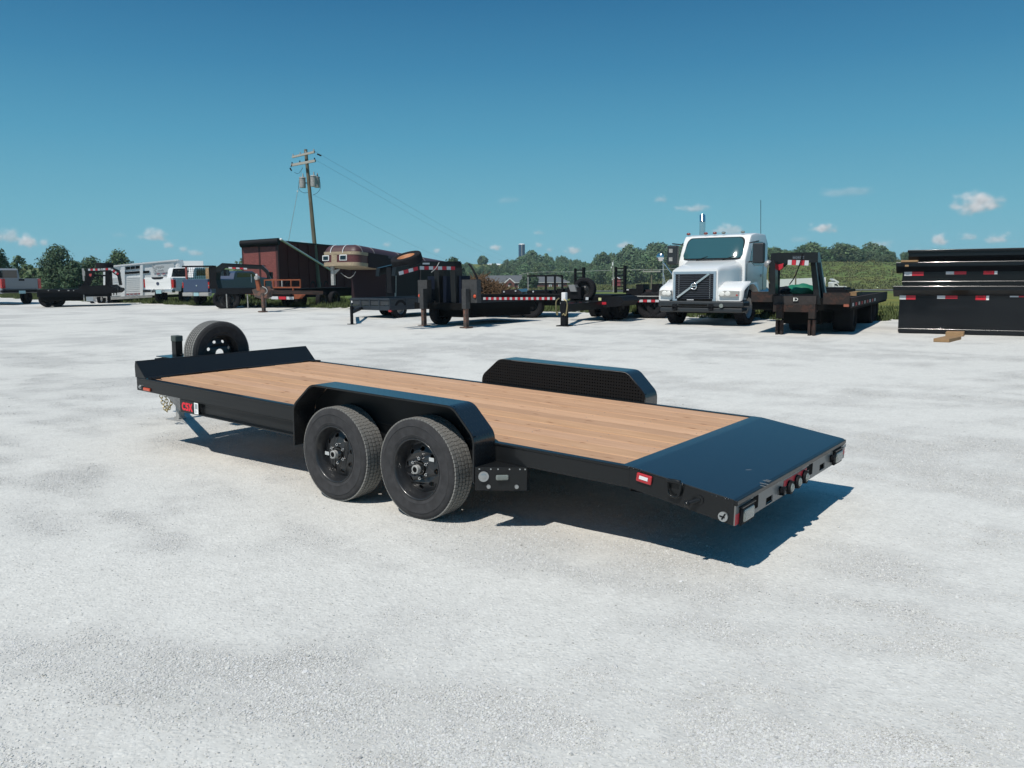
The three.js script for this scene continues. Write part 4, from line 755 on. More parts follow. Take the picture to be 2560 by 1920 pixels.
// ------------------------------------------------------------------ tall red box trailer with rolled tarp
{
  const o = stand('box_trailer', 'tall dark red box trailer with black rolled tarp along its front', 'trailer', 650, 769, -10); { const p = at(650, 740, 54); o.position.set(p.x, rise(p.x, p.z), p.z); o.updateMatrixWorld(true); }
  const red = std({ color: lin(.37, .105, .095), roughness: .6, map: speck });
  const xL = PZ(o, 607, 680).x, xR = PZ(o, 694, 680).x, yB = PZ(o, 680, 735).y, yT = PZ(o, 650, 604).y, L = 15;
  mesh('front_panel', [rectZ(o, 609, 617, 648, 736, 0, -.06)], red, o); mesh('front_panel', rectZ(o, 652, 617, 691, 736, 0, -.06), red, o);
  mesh('centre_post', rectZ(o, 648, 612, 652, 736, .02, -.07), std({ color: lin(.05, .014, .014), roughness: .6 }), o);
  for (const [a, b] of [[606.5, 609], [691, 696]]) mesh('corner_post', rectZ(o, a, 610, b, 736, .025, -.12), std({ color: lin(.06, .016, .016), roughness: .6 }), o);
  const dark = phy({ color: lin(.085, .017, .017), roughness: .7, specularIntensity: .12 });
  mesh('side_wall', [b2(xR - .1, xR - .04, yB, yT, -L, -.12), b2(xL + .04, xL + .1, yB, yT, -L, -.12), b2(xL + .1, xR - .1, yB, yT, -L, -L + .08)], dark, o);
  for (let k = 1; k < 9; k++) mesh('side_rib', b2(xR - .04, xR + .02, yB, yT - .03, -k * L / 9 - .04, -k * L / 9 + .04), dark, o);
  mesh('top_rail', [b2(xR - .12, xR + .03, yT - .01, yT + .09, -L, -.12), b2(xL - .03, xL + .12, yT - .01, yT + .09, -L, -.12)], M.blackDull, o);
  const tl = PZ(o, 600, 610, .22), tr = PZ(o, 698, 603.5, .22);
  mesh('rolled_tarp', [rod(V(tl.x, tl.y, .1), V(tr.x - .1, tr.y, .1), .23, 16), b2(xL, xR, yT - .25, yT + .1, -.1, .02)], M.blackDull, o);
  mesh('tarp_rail', [rod(V(tl.x - .05, tl.y + .12, .1), V(tl.x + .2, tl.y + .12, .1), .05, 10)], M.galv, o);
  const a = PX(o, 702.5, 599, xR + .25), b = PX(o, 828, 676, xR + .25);
  mesh('tarp_arm', [rod(a, b, .075, 8)], M.whiteDull, o); mesh('tarp_joint', [new THREE.SphereGeometry(.09, 12, 8).translate(a.x, a.y, a.z), new THREE.SphereGeometry(.09, 12, 8).translate(a.x - .35, a.y, a.z)], M.whiteDull, o);
  mesh('chassis', [b2(xL + .3, xR - .25, yB - .3, yB, -L, -.3)], M.under, o);
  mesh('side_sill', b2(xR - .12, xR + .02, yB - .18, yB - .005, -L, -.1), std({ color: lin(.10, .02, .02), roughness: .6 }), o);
  for (const d of [1.6, 5.6, 6.8, 8.0]) for (const s of [-1, 1]) wheelAt(o, s > 0 ? xR - .3 : xL + .3, .5, -d, .5, .55, 'x', s);
  for (let k = 0; k < 7; k++) mesh('sill_lamp', disc(.03, .03, xR + .02, yB - .04, -.8 - k * 1.1, 'x', 8), M.silverTape, o);
}
// ------------------------------------------------------------------ maroon gooseneck horse trailer
{
  const o = stand('horse_trailer', 'old maroon gooseneck horse trailer with rounded roof and two white-framed nose windows', 'trailer', 842, 776, -23);
  const maroon = std({ color: lin(.15, .045, .045), roughness: .42, map: speck }), roofM = std({ color: lin(.105, .045, .05), roughness: .5, map: speck }), cream = std({ color: lin(.50, .40, .27), roughness: .6, map: speck });
  const xL = PZ(o, 797, 640).x, xR = PZ(o, 889, 640).x, y0 = PZ(o, 838, 663).y, y1 = PZ(o, 838, 632).y, y2 = PZ(o, 838, 610).y, r = .42; let L;
  const plan = (in_, len) => { const s = new THREE.Shape(), a = xL + in_, b = xR - in_, f = in_, q = r - in_ * .5; s.moveTo(a, len); s.lineTo(a, f + q); s.quadraticCurveTo(a, f, a + q, f); s.lineTo(b - q, f); s.quadraticCurveTo(b, f, b, f + q); s.lineTo(b, len); s.closePath(); return s; };
  const up = (shape, ya, yb_, bev = 0) => { const g = new THREE.ExtrudeGeometry(shape, { depth: Math.max(.001, yb_ - ya - (bev ? bev : 0)), bevelEnabled: bev > 0, bevelThickness: bev, bevelSize: bev * .85, bevelOffset: -bev * .85, bevelSegments: 8, curveSegments: 10 }); g.rotateX(Math.PI / 2); g.scale(1, 1, -1); const idx = g.index; const p = g.attributes.position; for (let i = 0; i < p.count; i += 3) { const t = [p.getX(i), p.getY(i), p.getZ(i)]; p.setXYZ(i, p.getX(i + 1), p.getY(i + 1), p.getZ(i + 1)); p.setXYZ(i + 1, ...t); } g.computeBoundingBox(); g.translate(0, yb_ - g.boundingBox.max.y, 0); g.computeVertexNormals(); return g; };
  const q0 = PX(o, 1103, 651, xR - .25), droop = (y2 - q0.y) / q0.z; L = Math.min(11, -q0.z + 1.2);
  const tilt = sub('shell', o); tilt.rotation.x = Math.atan(droop);   // the whole shell sits nose-up
  mesh('nose_wall', up(plan(0, 2.3), y0, y1), maroon, tilt);
  const rg = up(plan(.0, L), y1 - .3, y2, .44); { const p = rg.attributes.position; for (let i = 0; i < p.count; i++) p.setY(i, Math.max(p.getY(i), y1 - .02)); rg.computeVertexNormals(); } mesh('roof', rg, roofM, tilt);
  mesh('trim_band', up(plan(-.02, 2.2), y1 - .07, y1 + .06), cream, tilt); mesh('trim_band', up(plan(-.02, 2.2), y0 - .02, y0 + .13), cream, tilt);
  mesh('cream_panel', rectZ(o, 823, 634, 836.5, 656, .02, -.05), cream, tilt);
  for (const [a, b, c, d] of [[800, 638, 816.5, 652], [842.5, 636, 861, 651]]) { const w = sub('window', tilt); mesh('frame', rectZ(o, a, b, c, d, .03, -.05, .02), M.white, w); mesh('pane', rectZ(o, a + 2, b + 2.2, c - 2, d - 2.2, .04, .0), M.glassDark, w); }
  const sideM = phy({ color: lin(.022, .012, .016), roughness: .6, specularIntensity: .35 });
  mesh('body_wall', [b2(xL + .02, xR - .02, .62, y1, -L, -2.3)], sideM, tilt); mesh('nose_shade_plate', b2(xR - .06, xR + .03, y0 - .03, y1 + .08, -2.4, -r - .35), sideM, tilt);  // added dark plate over the nose flank and trim, its shade painted in
  for (const [z, c] of [[-3.1, M.galv], [-5.4, maroon], [-7.8, maroon]]) mesh('body_post', b2(xR - .02, xR + .01, .7, y1 - .06, z - .05, z + .05), c, tilt);
  for (const z of [-.35, -1.3, -3.5, -5.9]) { const pts = []; for (let i = 0; i <= 12; i++) { const t = i / 12 * Math.PI / 2; pts.push(V(xR - .42 + .43 * Math.cos(t), y1 + (y2 - y1) * Math.sin(t), z)); } mesh('roof_band', tube(pts, .010, 20, 5), M.rimSteel, tilt); }
  { const pts = []; for (let i = 0; i <= 12; i++) { const t = i / 12 * Math.PI / 2; pts.push(V(xL + .5, y1 + (y2 - y1) * Math.sin(t) + .005, -.40 + .42 * Math.cos(t))); } mesh('roof_band', tube(pts, .018, 20, 5), M.whiteDull, tilt); mesh('roof_band', tube(pts.map((p) => V(xR - .75, p.y, p.z)), .018, 20, 5), M.whiteDull, tilt); }
  mesh('coupler_post', rectZ(o, 827, 662, 834, 713, -.35, -.48), M.galv, o); mesh('post_brace', polyZ(o, [[834, 676], [848, 672], [848, 674], [834, 688]], -.38, -.44), M.galv, o);
  chainAt(o, 'cable', [PZ(o, 852, 682, -.4), PZ(o, 864, 691, -.4), PZ(o, 874, 695, -.4), PZ(o, 884, 688, -.4), PZ(o, 889, 679, -.4)], .014, M.galv);
  
  mesh('side_marker', new THREE.SphereGeometry(.07, 10, 8).translate(xR, y1 - .2, -4.6), M.amber, tilt);
  mesh('side_lamp', disc(.12, .03, xR, y1 - .4, -1.2, 'x', 16), M.galv, tilt);
  for (const d of [6.6, 7.6]) for (const s of [-1, 1]) wheelAt(o, s > 0 ? xR - .1 : xL + .1, .4, -d, .4, .26, 'x', s);
  for (const s of [xL + .4, xR - .4]) mesh('jack_leg', b2(s - .05, s + .05, .0, .8, -3.1, -3.0), M.galv, o);
}
// ------------------------------------------------------------------ small utility trailer
{
  const o = stand('utility_trailer', 'small grey utility trailer with low panelled sides, left of the black dump trailer', 'trailer', 975, 797, -36);
  const steel = std({ color: lin(.022, .03, .04), roughness: .6 }), pan = std({ color: lin(.062, .072, .082), roughness: .7, map: speck });
  const xl = PZ(o, 880, 760).x, yb2 = PZ(o, 975, 772).y, yt = PZ(o, 975, 746).y, L = 3.4;
  mesh('top_rail', [rb(xl - .03, .03, yt - .07, yt, -.02, .05, .01)], steel, o); mesh('top_rail', rb(-.04, .03, yt - .07, yt, -L, -.02, .01), steel, o); mesh('top_rail', rb(xl - .03, xl + .04, yt - .07, yt, -L, -.02, .01), steel, o);
  for (let i = 0; i < 4; i++) { const a = xl * (1 - i / 4), b = xl * (1 - (i + 1) / 4); mesh('end_panel', b2(a + .02, b - .02, yb2 + .12, yt - .07, -.01, .02), pan, o); mesh('stake', b2(a - .03, a + .03, yb2, yt - .02, .02, .05), steel, o); }
  for (let i = 0; i < 4; i++) { const a = -L * i / 4, b = -L * (i + 1) / 4; mesh('side_panel', b2(-.01, .012, yb2 + .1, yt - .07, b + .02, a - .02), pan, o); mesh('stake', b2(.012, .045, yb2, yt - .02, a - .03, a + .03), steel, o); }
  mesh('bottom_rail', [b2(xl - .03, .03, yb2 - .06, yb2 + .1, -.04, .04)], steel, o); mesh('bottom_rail', b2(-.05, .028, yb2 - .06, yb2 + .1, -L, -.04), steel, o); mesh('floor', b2(xl, -.05, yb2 - .02, yb2 + .03, -L, -.05), M.under, o);
  { const f = gp(880, 811).applyMatrix4(o.matrixWorld.clone().invert()); mesh('jack_leg', b2(f.x - .035, f.x + .035, f.y, yb2 + .2, f.z - .035, f.z + .035), M.blackDull, o); mesh('jack_foot', b2(f.x - .12, f.x + .12, f.y - .005, f.y + .02, f.z - .1, f.z + .1), M.blackDull, o); mesh('tongue', [beam(V(f.x, yb2, f.z), V(xl * .75, yb2, 0), .08, .1), beam(V(f.x, yb2, f.z), V(xl, yb2, 0), .08, .1)], M.blackDull, o); }
  mesh('tail_lamp', rectZ(o, 971, 775.5, 977.5, 780, .06, .0), M.tail, o); mesh('corner_reflector', rectZ(o, 878, 752, 880.5, 757, .06, .0), M.whiteDull, o);
  wheelAt(o, -.1, .34, -.55, .34, .25, 'x', 1, M.rimSteel); wheelAt(o, xl + .2, .34, -1.6, .34, .25, 'x', -1, M.rimSteel);
}
// ------------------------------------------------------------------ black gooseneck dump trailer, spare tyre on its neck
{
  const o = stand('gooseneck_trailer', 'black gooseneck trailer standing on two rusty jack legs, spare tyre on its sloping neck', 'trailer', 1112, 817, -41);
  const grey = std({ color: lin(.062, .064, .066), roughness: .7, map: speck }), xl = PZ(o, 1060, 800).x, xr_ = PZ(o, 1165.5, 800).x;
  for (const [x, u, v] of [[xl, 1060, 814], [xr_, 1165.5, 819.5]]) {
    const j = sub('jack_leg', o), y = PZ(o, u, 770).y, yt = PZ(o, u, 722).y;
    mesh('inner_tube', b2(x - .06, x + .06, .0, y, -.06, .06), M.rust, j); mesh('outer_tube', b2(x - .085, x + .085, y - .02, yt, -.09, .09), grey, j); mesh('foot', b2(x - .14, x + .14, -.005, .03, -.14, .14), M.rust, j);
  }
  const X0 = PZ(o, 1045, 730, -.3).x, X1 = PZ(o, 1192, 730, -.3).x, yd = PZ(o, 1112, 757, -.3).y;
  mesh('front_plate', rectZ(o, 1045, 700, 1068, 757, -.12, -.3), grey, o); mesh('front_plate', rectZ(o, 1155, 699, 1192, 757, -.12, -.3), grey, o);
  mesh('deck_frame', [b2(X0, X1 - .3, yd - .2, yd, -3.4, -.14), b2(X0 + .5, X1 - .5, yd - .45, yd - .2, -3.4, -.6)], M.under, o);
  const bx0 = PZ(o, 1069, 700, -.5).x, bx1 = PZ(o, 1154, 700, -.5).x, yt = PZ(o, 1152, 655, -1.3).y;
  mesh('bulkhead', [rectZ(o, 1070, 690, 1153, 770, -.5, -.9)], phy({ color: lin(.006, .010, .022), roughness: .6, specularIntensity: .3 }), o);
  
  for (const [u, v] of [[1048.7, 739.5], [1186.7, 741]]) { const p = PZ(o, u, v, -.1); mesh('marker_lamp', new THREE.SphereGeometry(.055, 10, 8).scale(1, 1, .6).translate(p.x, p.y, -.1), M.amber, o); }
  // neck: side face at x = nx
  const nx = (X0 + X1) / 2 + .35;
  for (const q of [nx, nx - .7]) mesh('neck_beam', polyX(o, [[990, 669], [1056, 653.5], [1152, 653.5], [1152, 669], [1060, 671], [997, 686], [988, 690]].map(([u, v]) => [u, v]), nx, nx - .16).translate(q - nx, 0, 0), M.black, o);
  mesh('neck_upright', polyX(o, [[1136, 656], [1154, 656], [1160, 768], [1140, 768]], nx, nx - .2), M.black, o); mesh('neck_upright', polyX(o, [[1136, 656], [1154, 656], [1160, 768], [1140, 768]], nx, nx - .2).translate(-.7, 0, 0), M.black, o);
  mesh('neck_plate', polyX(o, [[1010, 664], [1056, 653.2], [1152, 653.2], [1152, 655.5], [1056, 656], [1010, 667]], nx - .17, nx - .52), M.blackDull, o);
  mesh('coupler', polyX(o, [[977, 668], [989, 668], [989, 732], [979, 732]], nx - .25, nx - .45), M.blackDull, o);
  tape(o, 'reflector_strip', [[997, 684], [1045, 670.5]], 'x', nx + .012, 4, .1); tape(o, 'reflector_strip', [[1049, 669.8], [1138, 670.5]], 'x', nx + .012, 8, .1);
  { const p = PX(o, 1017, 650, nx - .35), k = sub('spare_wheel', o); k.position.copy(p); k.rotation.set(-Math.PI / 2 + .36, 0, 0); k.scale.set(.46, .46, .46); share('tyre', tyre1, M.tyreOld, k); share('rim', rim1, std({ color: lin(.45, .20, .09), roughness: .6 }), k); }
  mesh('side_badge', polyX(o, [[1057, 657], [1074, 657], [1074, 661], [1057, 661]], nx + .012, nx), M.silverTape, o);
  mesh('cable', tube([PX(o, 1098, 656, nx + .05), PX(o, 1090, 670, nx + .06), PX(o, 1078, 681, nx + .05)], .012, 12, 5), M.galv, o);
  mesh('tarp_bow', tube([PZ(o, 1172, 660, -2), PZ(o, 1180, 670, -2), PZ(o, 1192, 695, -2), PZ(o, 1206, 728, -2)], .035, 20, 6), M.blackDull, o);
  
  wheelAt(o, PZ(o, 1091, 782, -.5).x, .42, -.7, .42, .28, 'x', -1);
}
// ------------------------------------------------------------------ black flatbed carrying a heap of brush
{
  const o = stand('flatbed_trailer', 'black deck-over flatbed with a long red and white strip, carrying a brush heap', 'trailer', 1300, 795.5, -12);
  mesh('deck_frame', [rectZ(o, 1192, 738, 1412, 749.5, 0, -2.5), rectZ(o, 1200, 749, 1400, 764, -.4, -2.1)], M.blackDull, o);
  mesh('deck_edge', rectZ(o, 1192, 735, 1412, 738.4, .03, -2.52), M.black, o);
  tape(o, 'reflector_strip', [[1208, 746.5], [1388, 746.2]], 'z', .012, 27, .09);
  for (const [u, z] of [[1210, -2.2], [1247, -2.2], [1290, -.3], [1330, -.3]]) wheelAt(o, PZ(o, u, 780, z).x, .43 + rise(0, 0), z, .43, .5, 'z', 1);
  for (const u of [1362, 1384.5, 1403]) mesh('rack_post', rectZ(o, u, 690, u + 4.4, 737, -.1, -.2), M.blackDull, o);
  mesh('rack_bar', rectZ(o, 1318, 687.5, 1406, 691.5, -.1, -.22), M.blackDull, o); mesh('rack_post', rectZ(o, 1319, 690, 1321, 737, -.8, -.86), M.galv, o);
  mesh('toolbox', [polyZ(o, [[1252, 735.5], [1256, 725.5], [1295, 723], [1304, 730], [1304, 735.5]], -.2, -1.8)], paint(.02, .012, .014), o);
  mesh('loaded_parts', [rectZ(o, 1318, 726, 1388, 735, -.4, -1.6), rectZ(o, 1392, 722, 1412, 735, -.2, -1.2)], M.blackDull, o);
  for (const [u, v] of [[1260, 729.5], [1289, 727.5], [1333, 729]]) mesh('small_lamp', disc(.03, .03, PZ(o, u, v, -.18).x, PZ(o, u, v, -.18).y, -.18, 'z', 8), M.silverTape, o);
  const b = thing('brush_heap', 'heap of dry brown brush piled on the black flatbed', 'brush pile', o.localToWorld(PZ(o, 1222, 734, -1.0)), deg(-12));
  reseed(311); const gs = [], W = 2.3;
  for (let i = 0; i < 1500; i++) { const t = rnd(), x = rr(-.75, .65), hmax = .62 * Math.max(0.06, 1 - Math.abs(x + .35) / (x < -.35 ? .9 : 1.1)) + .04 * Math.sin(x * 9), y = rr(0, hmax), z = rr(-.9, .9) * (1 - y * .5), a = rr(0, 6.28), e = rr(-.7, .9), l = rr(.12, .42); gs.push(clean(rod(V(x, y, z), V(x + Math.cos(a) * Math.cos(e) * l, Math.max(.01, y + Math.sin(e) * l), z + Math.sin(a) * Math.cos(e) * l), rr(.006, .015), 4))); }
  gs.push(clean(new THREE.IcosahedronGeometry(1, 2).scale(.55, .40, .7).translate(-.25, .03, 0)));
  const st = mesh('twigs', gs, std({ color: lin(.21, .125, .065), roughness: 1, map: speck }), b); st.userData.kind = 'stuff';
}
// ------------------------------------------------------------------ black equipment trailer, tongue towards the lot, ramps up
{
  const o = stand('equipment_trailer', 'black equipment trailer with raised ladder ramps and spare wheel left of the white truck', 'trailer', 1470, 803, -33);
  const foot = gp(1411, 815.5).applyMatrix4(o.matrixWorld.clone().invert());
  mesh('front_bar', rectZ(o, 1408, 752, 1521, 768, 0, -.12), M.black, o);
  mesh('deck_frame', [rectZ(o, 1425, 737, 1530, 752, -.3, -1.8), b2(PZ(o, 1425, 760).x, PZ(o, 1530, 760).x, PZ(o, 1470, 766).y, PZ(o, 1470, 752).y, -6, -.13)], M.blackDull, o);
  panelZ(o, 'maker_letters', textTex(512, 96, (c, w, h) => { c.fillStyle = '#0c0d10'; c.fillRect(0, 0, w, h); c.fillStyle = '#d01c2c'; c.font = 'bold 84px sans-serif'; c.textAlign = 'center'; c.textBaseline = 'middle'; c.fillText('MAXX-D', w / 2, h / 2 + 4, 480); }), 1441, 754.5, 1481, 762.5, .008);
  tape(o, 'reflector_strip', [[1491, 758.2], [1516, 758.2]], 'z', .008, 2, .08); tape(o, 'reflector_strip', [[1400, 758.5], [1430, 758.8]], 'z', .008, 2, .05);
  { const j = sub('jack', o), x = foot.x, z = foot.z, yt = PZ(o, 1410, 731, z).y; mesh('leg', rb(x - .09, x + .09, foot.y, yt - .3, z - .09, z + .09, .012), M.blackDull, j); mesh('foot', b2(x - .2, x + .2, foot.y - .005, foot.y + .03, z - .16, z + .16), M.blackDull, j); mesh('grip', rb(x - .07, x + .07, yt - .25, yt, z - .07, z + .07, .02), M.whiteDull, j); }
  mesh('tongue', [beam(V(foot.x - .08, PZ(o, 1411, 770, foot.z).y, foot.z), V(PZ(o, 1435, 760).x, PZ(o, 1435, 762).y, -.05), .14, .24), beam(V(foot.x + .08, PZ(o, 1411, 770, foot.z).y, foot.z), V(PZ(o, 1500, 760).x, PZ(o, 1500, 762).y, -.05), .14, .24)], M.black, o);
  const zc = foot.z + .12; // gold chains hanging from the tongue
  for (const pts of [[[1398, 745], [1391, 752], [1390, 765], [1392, 785], [1394, 787], [1394, 778]], [[1410, 748], [1417, 755], [1417, 772], [1413, 789], [1409, 784], [1406, 788]]]) chainAt(o, 'safety_chain', pts.map(([u, v]) => PZ(o, u, v, zc)), .022, M.chain);
  mesh('tool_lid', polyZ(o, [[1420, 712], [1436, 712], [1441, 729], [1426, 729]], .05, -.3), M.rimSteel, o); mesh('toolbox', rectZ(o, 1417, 718, 1452, 747, -.02, -.5), M.blackDull, o);
  { const p = PZ(o, 1462, 723, -.3), k = sub('spare_wheel', o); k.position.copy(p); k.rotation.y = .1; k.scale.set(.38, .38, .38); share('tyre', tyre1, M.tyreOld, k); share('rim', rim1, M.rimBlack, k); }
  for (const [u, v, c] of [[1467.5, 746, 'rgb(190,195,198)'], [1499.5, 747.5, 'rgb(205,205,150)'], [1533, 747, 'rgb(90,120,110)'], [1533.5, 752.5, 'rgb(225,228,228)']]) mesh('sticker', rectZ(o, u - 3.4, v - 3, u + 3.4, v + 4, .012, -.01), std({ color: new THREE.Color(c), roughness: .6 }), o);
  mesh('fender', [polyZ(o, [[1520, 745], [1535, 740], [1552, 742], [1560, 752], [1548, 765], [1521, 768]], .02, -1.2)], M.blackDull, o);
  // ladder ramps standing upright
  for (const [a, b, v0, v1, z] of [[1536, 1561, 667, 732, -1.2], [1435, 1458, 671, 712, -5.2]]) { const k = sub('ladder_ramp', o); const L = rectZ(o, a, v0, a + 3, v1, z, z - .12), R = rectZ(o, b - 3, v0 - 3, b + 1, v1, z, z - .14); mesh('rail', L, M.blackDull, k); mesh('rail', R, M.blackDull, k); for (let v = v0 + 3; v < v1; v += 9) mesh('rung', rectZ(o, a + 2, v, b - 2, v + 2.4, z - .02, z - .1), M.blackDull, k); }
  for (const d of [.9, 1.85]) { const x = PZ(o, 1513, 785, -.9).x; wheelAt(o, x + .15, .40, -d, .40, .27, 'x', 1); wheelAt(o, PZ(o, 1440, 785, -.9).x, .40, -d - 1.5, .40, .27, 'x', -1); }
  wheelAt(o, PZ(o, 1540, 783, -1.0).x, .40, -1.2, .40, .27, 'x', 1);
}
{ // flatbed between it and the white truck
  const o = stand('flatbed_trailer', 'black flatbed with toolboxes partly hidden by the white truck', 'trailer', 1600, 796, -22);
  mesh('deck_frame', [rectZ(o, 1553, 741.5, 1668, 756, 0, -2.4)], M.blackDull, o); mesh('deck_edge', rectZ(o, 1553, 739.5, 1668, 742, .02, -2.42), M.galv, o);
  tape(o, 'reflector_strip', [[1558, 752], [1648, 752.5]], 'z', .012, 9, .08);
  mesh('toolbox', rectZ(o, 1565, 722, 1590, 740, -.3, -1.2), M.blackDull, o); mesh('toolbox', rectZ(o, 1590, 711, 1608, 740, -.2, -1.2), M.blackDull, o); mesh('toolbox', rectZ(o, 1629, 710, 1648, 740, -.2, -1.2), M.blackDull, o); mesh('toolbox', rectZ(o, 1608, 724, 1630, 740, -.4, -1.2), paint(.03, .012, .012), o);
  mesh('box_label', rectZ(o, 1565, 723, 1572, 726, -.28, -.3), M.silverTape, o);
  for (const u of [1625, 1650]) for (const s of [-.3, -2.0]) wheelAt(o, PZ(o, u, 780, s).x, .45, s, .45, .45, 'z', 1);
  mesh('mud_flap', rectZ(o, 1616, 760, 1640, 792, -.35, -.38), M.under, o);
}
// ------------------------------------------------------------------ white road tractor
{
  const o = stand('semi_truck', 'white day-cab road tractor with slatted black grille facing the lot', 'truck', 1733, 815, -36);
  // front bumper plane z = 0; grille plane slightly behind
  const W = M.white, xc = PZ(o, 1733, 760).x;
  const fl = PZ(o, 1646, 755, -.1).x, fr = PZ(o, 1858, 755, -.1).x, mid = (fl + fr) / 2;
  const P = (u, v, z) => PZ(o, u, v, z);
  // cab shell built as a loft of cross-sections from grille to the back of the cab
  const sec = (z, pts) => pts.map(([x, y]) => V(x, y, z));
  const gl = P(1689, 720, -.15).x, gr = P(1787, 720, -.15).x, gy0 = P(1737, 748, -.15).y, gy1 = P(1737, 683, -.15).y, gh = gr - gl, gm = (gl + gr) / 2;
  const zW = -1.75, wl = P(1697, 650, zW).x, wr = P(1862, 650, zW).x, yW0 = P(1780, 652, zW).y, yR = P(1780, 588, zW - .5).y, cw = (wr - wl) / 2, cm = (wl + wr) / 2, zB = zW - 2.0;
  const hoodRing = (z, hw, yTop, yBot, m, rTop = .12) => { const a = []; a.push([m - hw, yBot]); for (let i = 0; i <= 6; i++) { const t = Math.PI - i / 6 * Math.PI / 2; a.push([m - hw + rTop + rTop * Math.cos(t), yTop - rTop + rTop * Math.sin(t)]); } for (let i = 0; i <= 6; i++) { const t = Math.PI / 2 - i / 6 * Math.PI / 2; a.push([m + hw - rTop + rTop * Math.cos(t), yTop - rTop + rTop * Math.sin(t)]); } a.push([m + hw, yBot]); return sec(z, a); };
  const loft = (rings, cap = true) => { const p = [], id = [], n = rings[0].length; for (const r of rings) for (const q of r) p.push(q.x, q.y, q.z); for (let k = 0; k < rings.length - 1; k++) for (let i = 0; i < n - 1; i++) { const a = k * n + i, b = a + n; id.push(a, b, a + 1, a + 1, b, b + 1); } if (cap) for (const [k, f] of [[0, 1], [rings.length - 1, -1]]) { for (let i = 1; i < n - 1; i++) id.push(...(f > 0 ? [k * n, k * n + i, k * n + i + 1] : [k * n, k * n + i + 1, k * n + i])); }
    const g = new THREE.BufferGeometry(); g.setAttribute('position', new THREE.Float32BufferAttribute(p, 3)); g.setAttribute('uv', new THREE.Float32BufferAttribute(new Float32Array(p.length / 3 * 2), 2)); g.setIndex(id); return toCreasedNormals(g.toNonIndexed(), .7); };
  const hb = gy0 - .08, k1 = gh / 2 + .10;
  mesh('hood', loft([hoodRing(-.13, k1, gy1 + .12, hb, gm, .1), hoodRing(-.35, k1 + .02, gy1 + .2, hb, gm, .16), hoodRing(-.9, k1 + .10, (gy1 + .2) * .55 + yW0 * .45, hb, gm * .7 + cm * .3, .24), hoodRing(zW - .05, cw - .06, yW0 + .02, hb, cm, .3)]), W, o);
  mesh('grille_surround', [b2(gl - .05, gr + .05, gy0 - .05, gy0 + .02, -.13, -.085), b2(gl - .05, gr + .05, gy1 - .02, gy1 + .05, -.13, -.085), b2(gl - .05, gl + .02, gy0, gy1, -.13, -.087), b2(gr - .02, gr + .05, gy0, gy1, -.13, -.087)], M.grilleFrame ??= std({ color: lin(.36, .45, .52), roughness: .3, metalness: .5 }), o);
  mesh('grille_backing', b2(gl, gr, gy0, gy1, -.128, -.12), M.under, o);
  const nS = 14; for (let i = 0; i < nS; i++) { const y = gy0 + (i + .5) / nS * (gy1 - gy0); mesh('grille_slat', bx(gh - .04, .022, .045, gm, y, -.10, 0, .5), M.slat ??= std({ color: lin(.035, .042, .055), roughness: .4 }), o); }
  for (const x of [gl + .13, gr - .13]) mesh('grille_rib', b2(x - .008, x + .008, gy0, gy1, -.118, -.09), M.zinc, o);
  mesh('diagonal_bar', beam(V(gl + .10, gy0 + .05, -.06), V(gr - .14, gy1 - .02, -.06), .03, .055), M.chrome, o);
  mesh('badge', [new THREE.TorusGeometry(.085, .022, 10, 24).translate(gm + .01, (gy0 + gy1) / 2, -.045), ], M.chrome, o); mesh('badge_centre', disc(.07, .02, gm + .01, (gy0 + gy1) / 2, -.055), M.blackDull, o); mesh('badge_bar', bx(.13, .03, .02, gm + .01, (gy0 + gy1) / 2, -.04), M.chrome, o);
  // fenders with lamps
  const fy = P(1740, 716, -.3).y, fb = P(1740, 752, -.1).y;
  for (const s of [-1, 1]) {
    const inner = s < 0 ? gl - .08 : gr + .08, outer = s < 0 ? fl : fr, F = sub('fender', o);
    const prof = [...bend([[.02, fb], [.03, fb + .34], [.20, fy + .02], [.62, fy + .16], [1.05, fy + .12], [1.40, fy - .14], [1.56, fb + .02]], .22, 5), ...bend([[1.46, fb + .02], [1.36, fb + .30], [1.10, fb + .54], [.74, fb + .54], [.46, fb + .30], [.38, fb]], .14, 4)];
    const g = plate(prof.map(([a, y]) => [a, y]), Math.abs(outer - inner), [], .085); g.rotateY(Math.PI / 2); g.translate(Math.min(inner, outer), 0, -.06 + .02); mesh('fender_shell', toCreasedNormals(g, .8), W, F);
    const q = s < 0 ? [[1648, 727.5], [1656, 725], [1676, 726.5], [1677, 738], [1672, 740], [1649, 739]] : [[1796, 739], [1803, 729], [1811, 727], [1846, 728], [1845, 741], [1798, 741.5]];
    const L = sub('headlamp', o); mesh('lamp_housing', polyZ(o, q, .015, -.12), M.lampGlass ??= phy({ color: lin(.30, .30, .28), roughness: .15, clearcoat: 1 }), L);
    const c = s < 0 ? [[1661, 733], [1671, 733.5]] : [[1819, 734.5], [1805, 735]];
    for (const [u, v] of c) { const p = P(u, v, .015); mesh('lamp_bowl', new THREE.SphereGeometry(.085, 16, 10).scale(1, .85, .3).translate(p.x, p.y, .012), M.lampWhite ??= phy({ color: lin(.72, .72, .68), roughness: .2, clearcoat: 1 }), L); }
    if (s > 0) { const p = P(1842, 738, .02); mesh('marker_lamp', bx(.05, .04, .03, p.x, p.y, .005), M.tail, L); }
  }
  // bumper
  const bx0 = P(1645, 765, .02).x, bx1 = P(1859, 765, .02).x, by1 = P(1740, 752.5, .02).y, by0 = P(1740, 781, .02).y, bm = by1 - (by1 - by0) * .52;
  M.bumper = std({ color: lin(.018, .022, .026), roughness: .45 });
  mesh('bumper', [rb(bx0, bx1, bm, by1, -.5, .03, .05, 3), rb(bx0 + .04, bx1 - .04, by0, bm - .01, -.4, .0, .05, 3)], M.bumper, o);
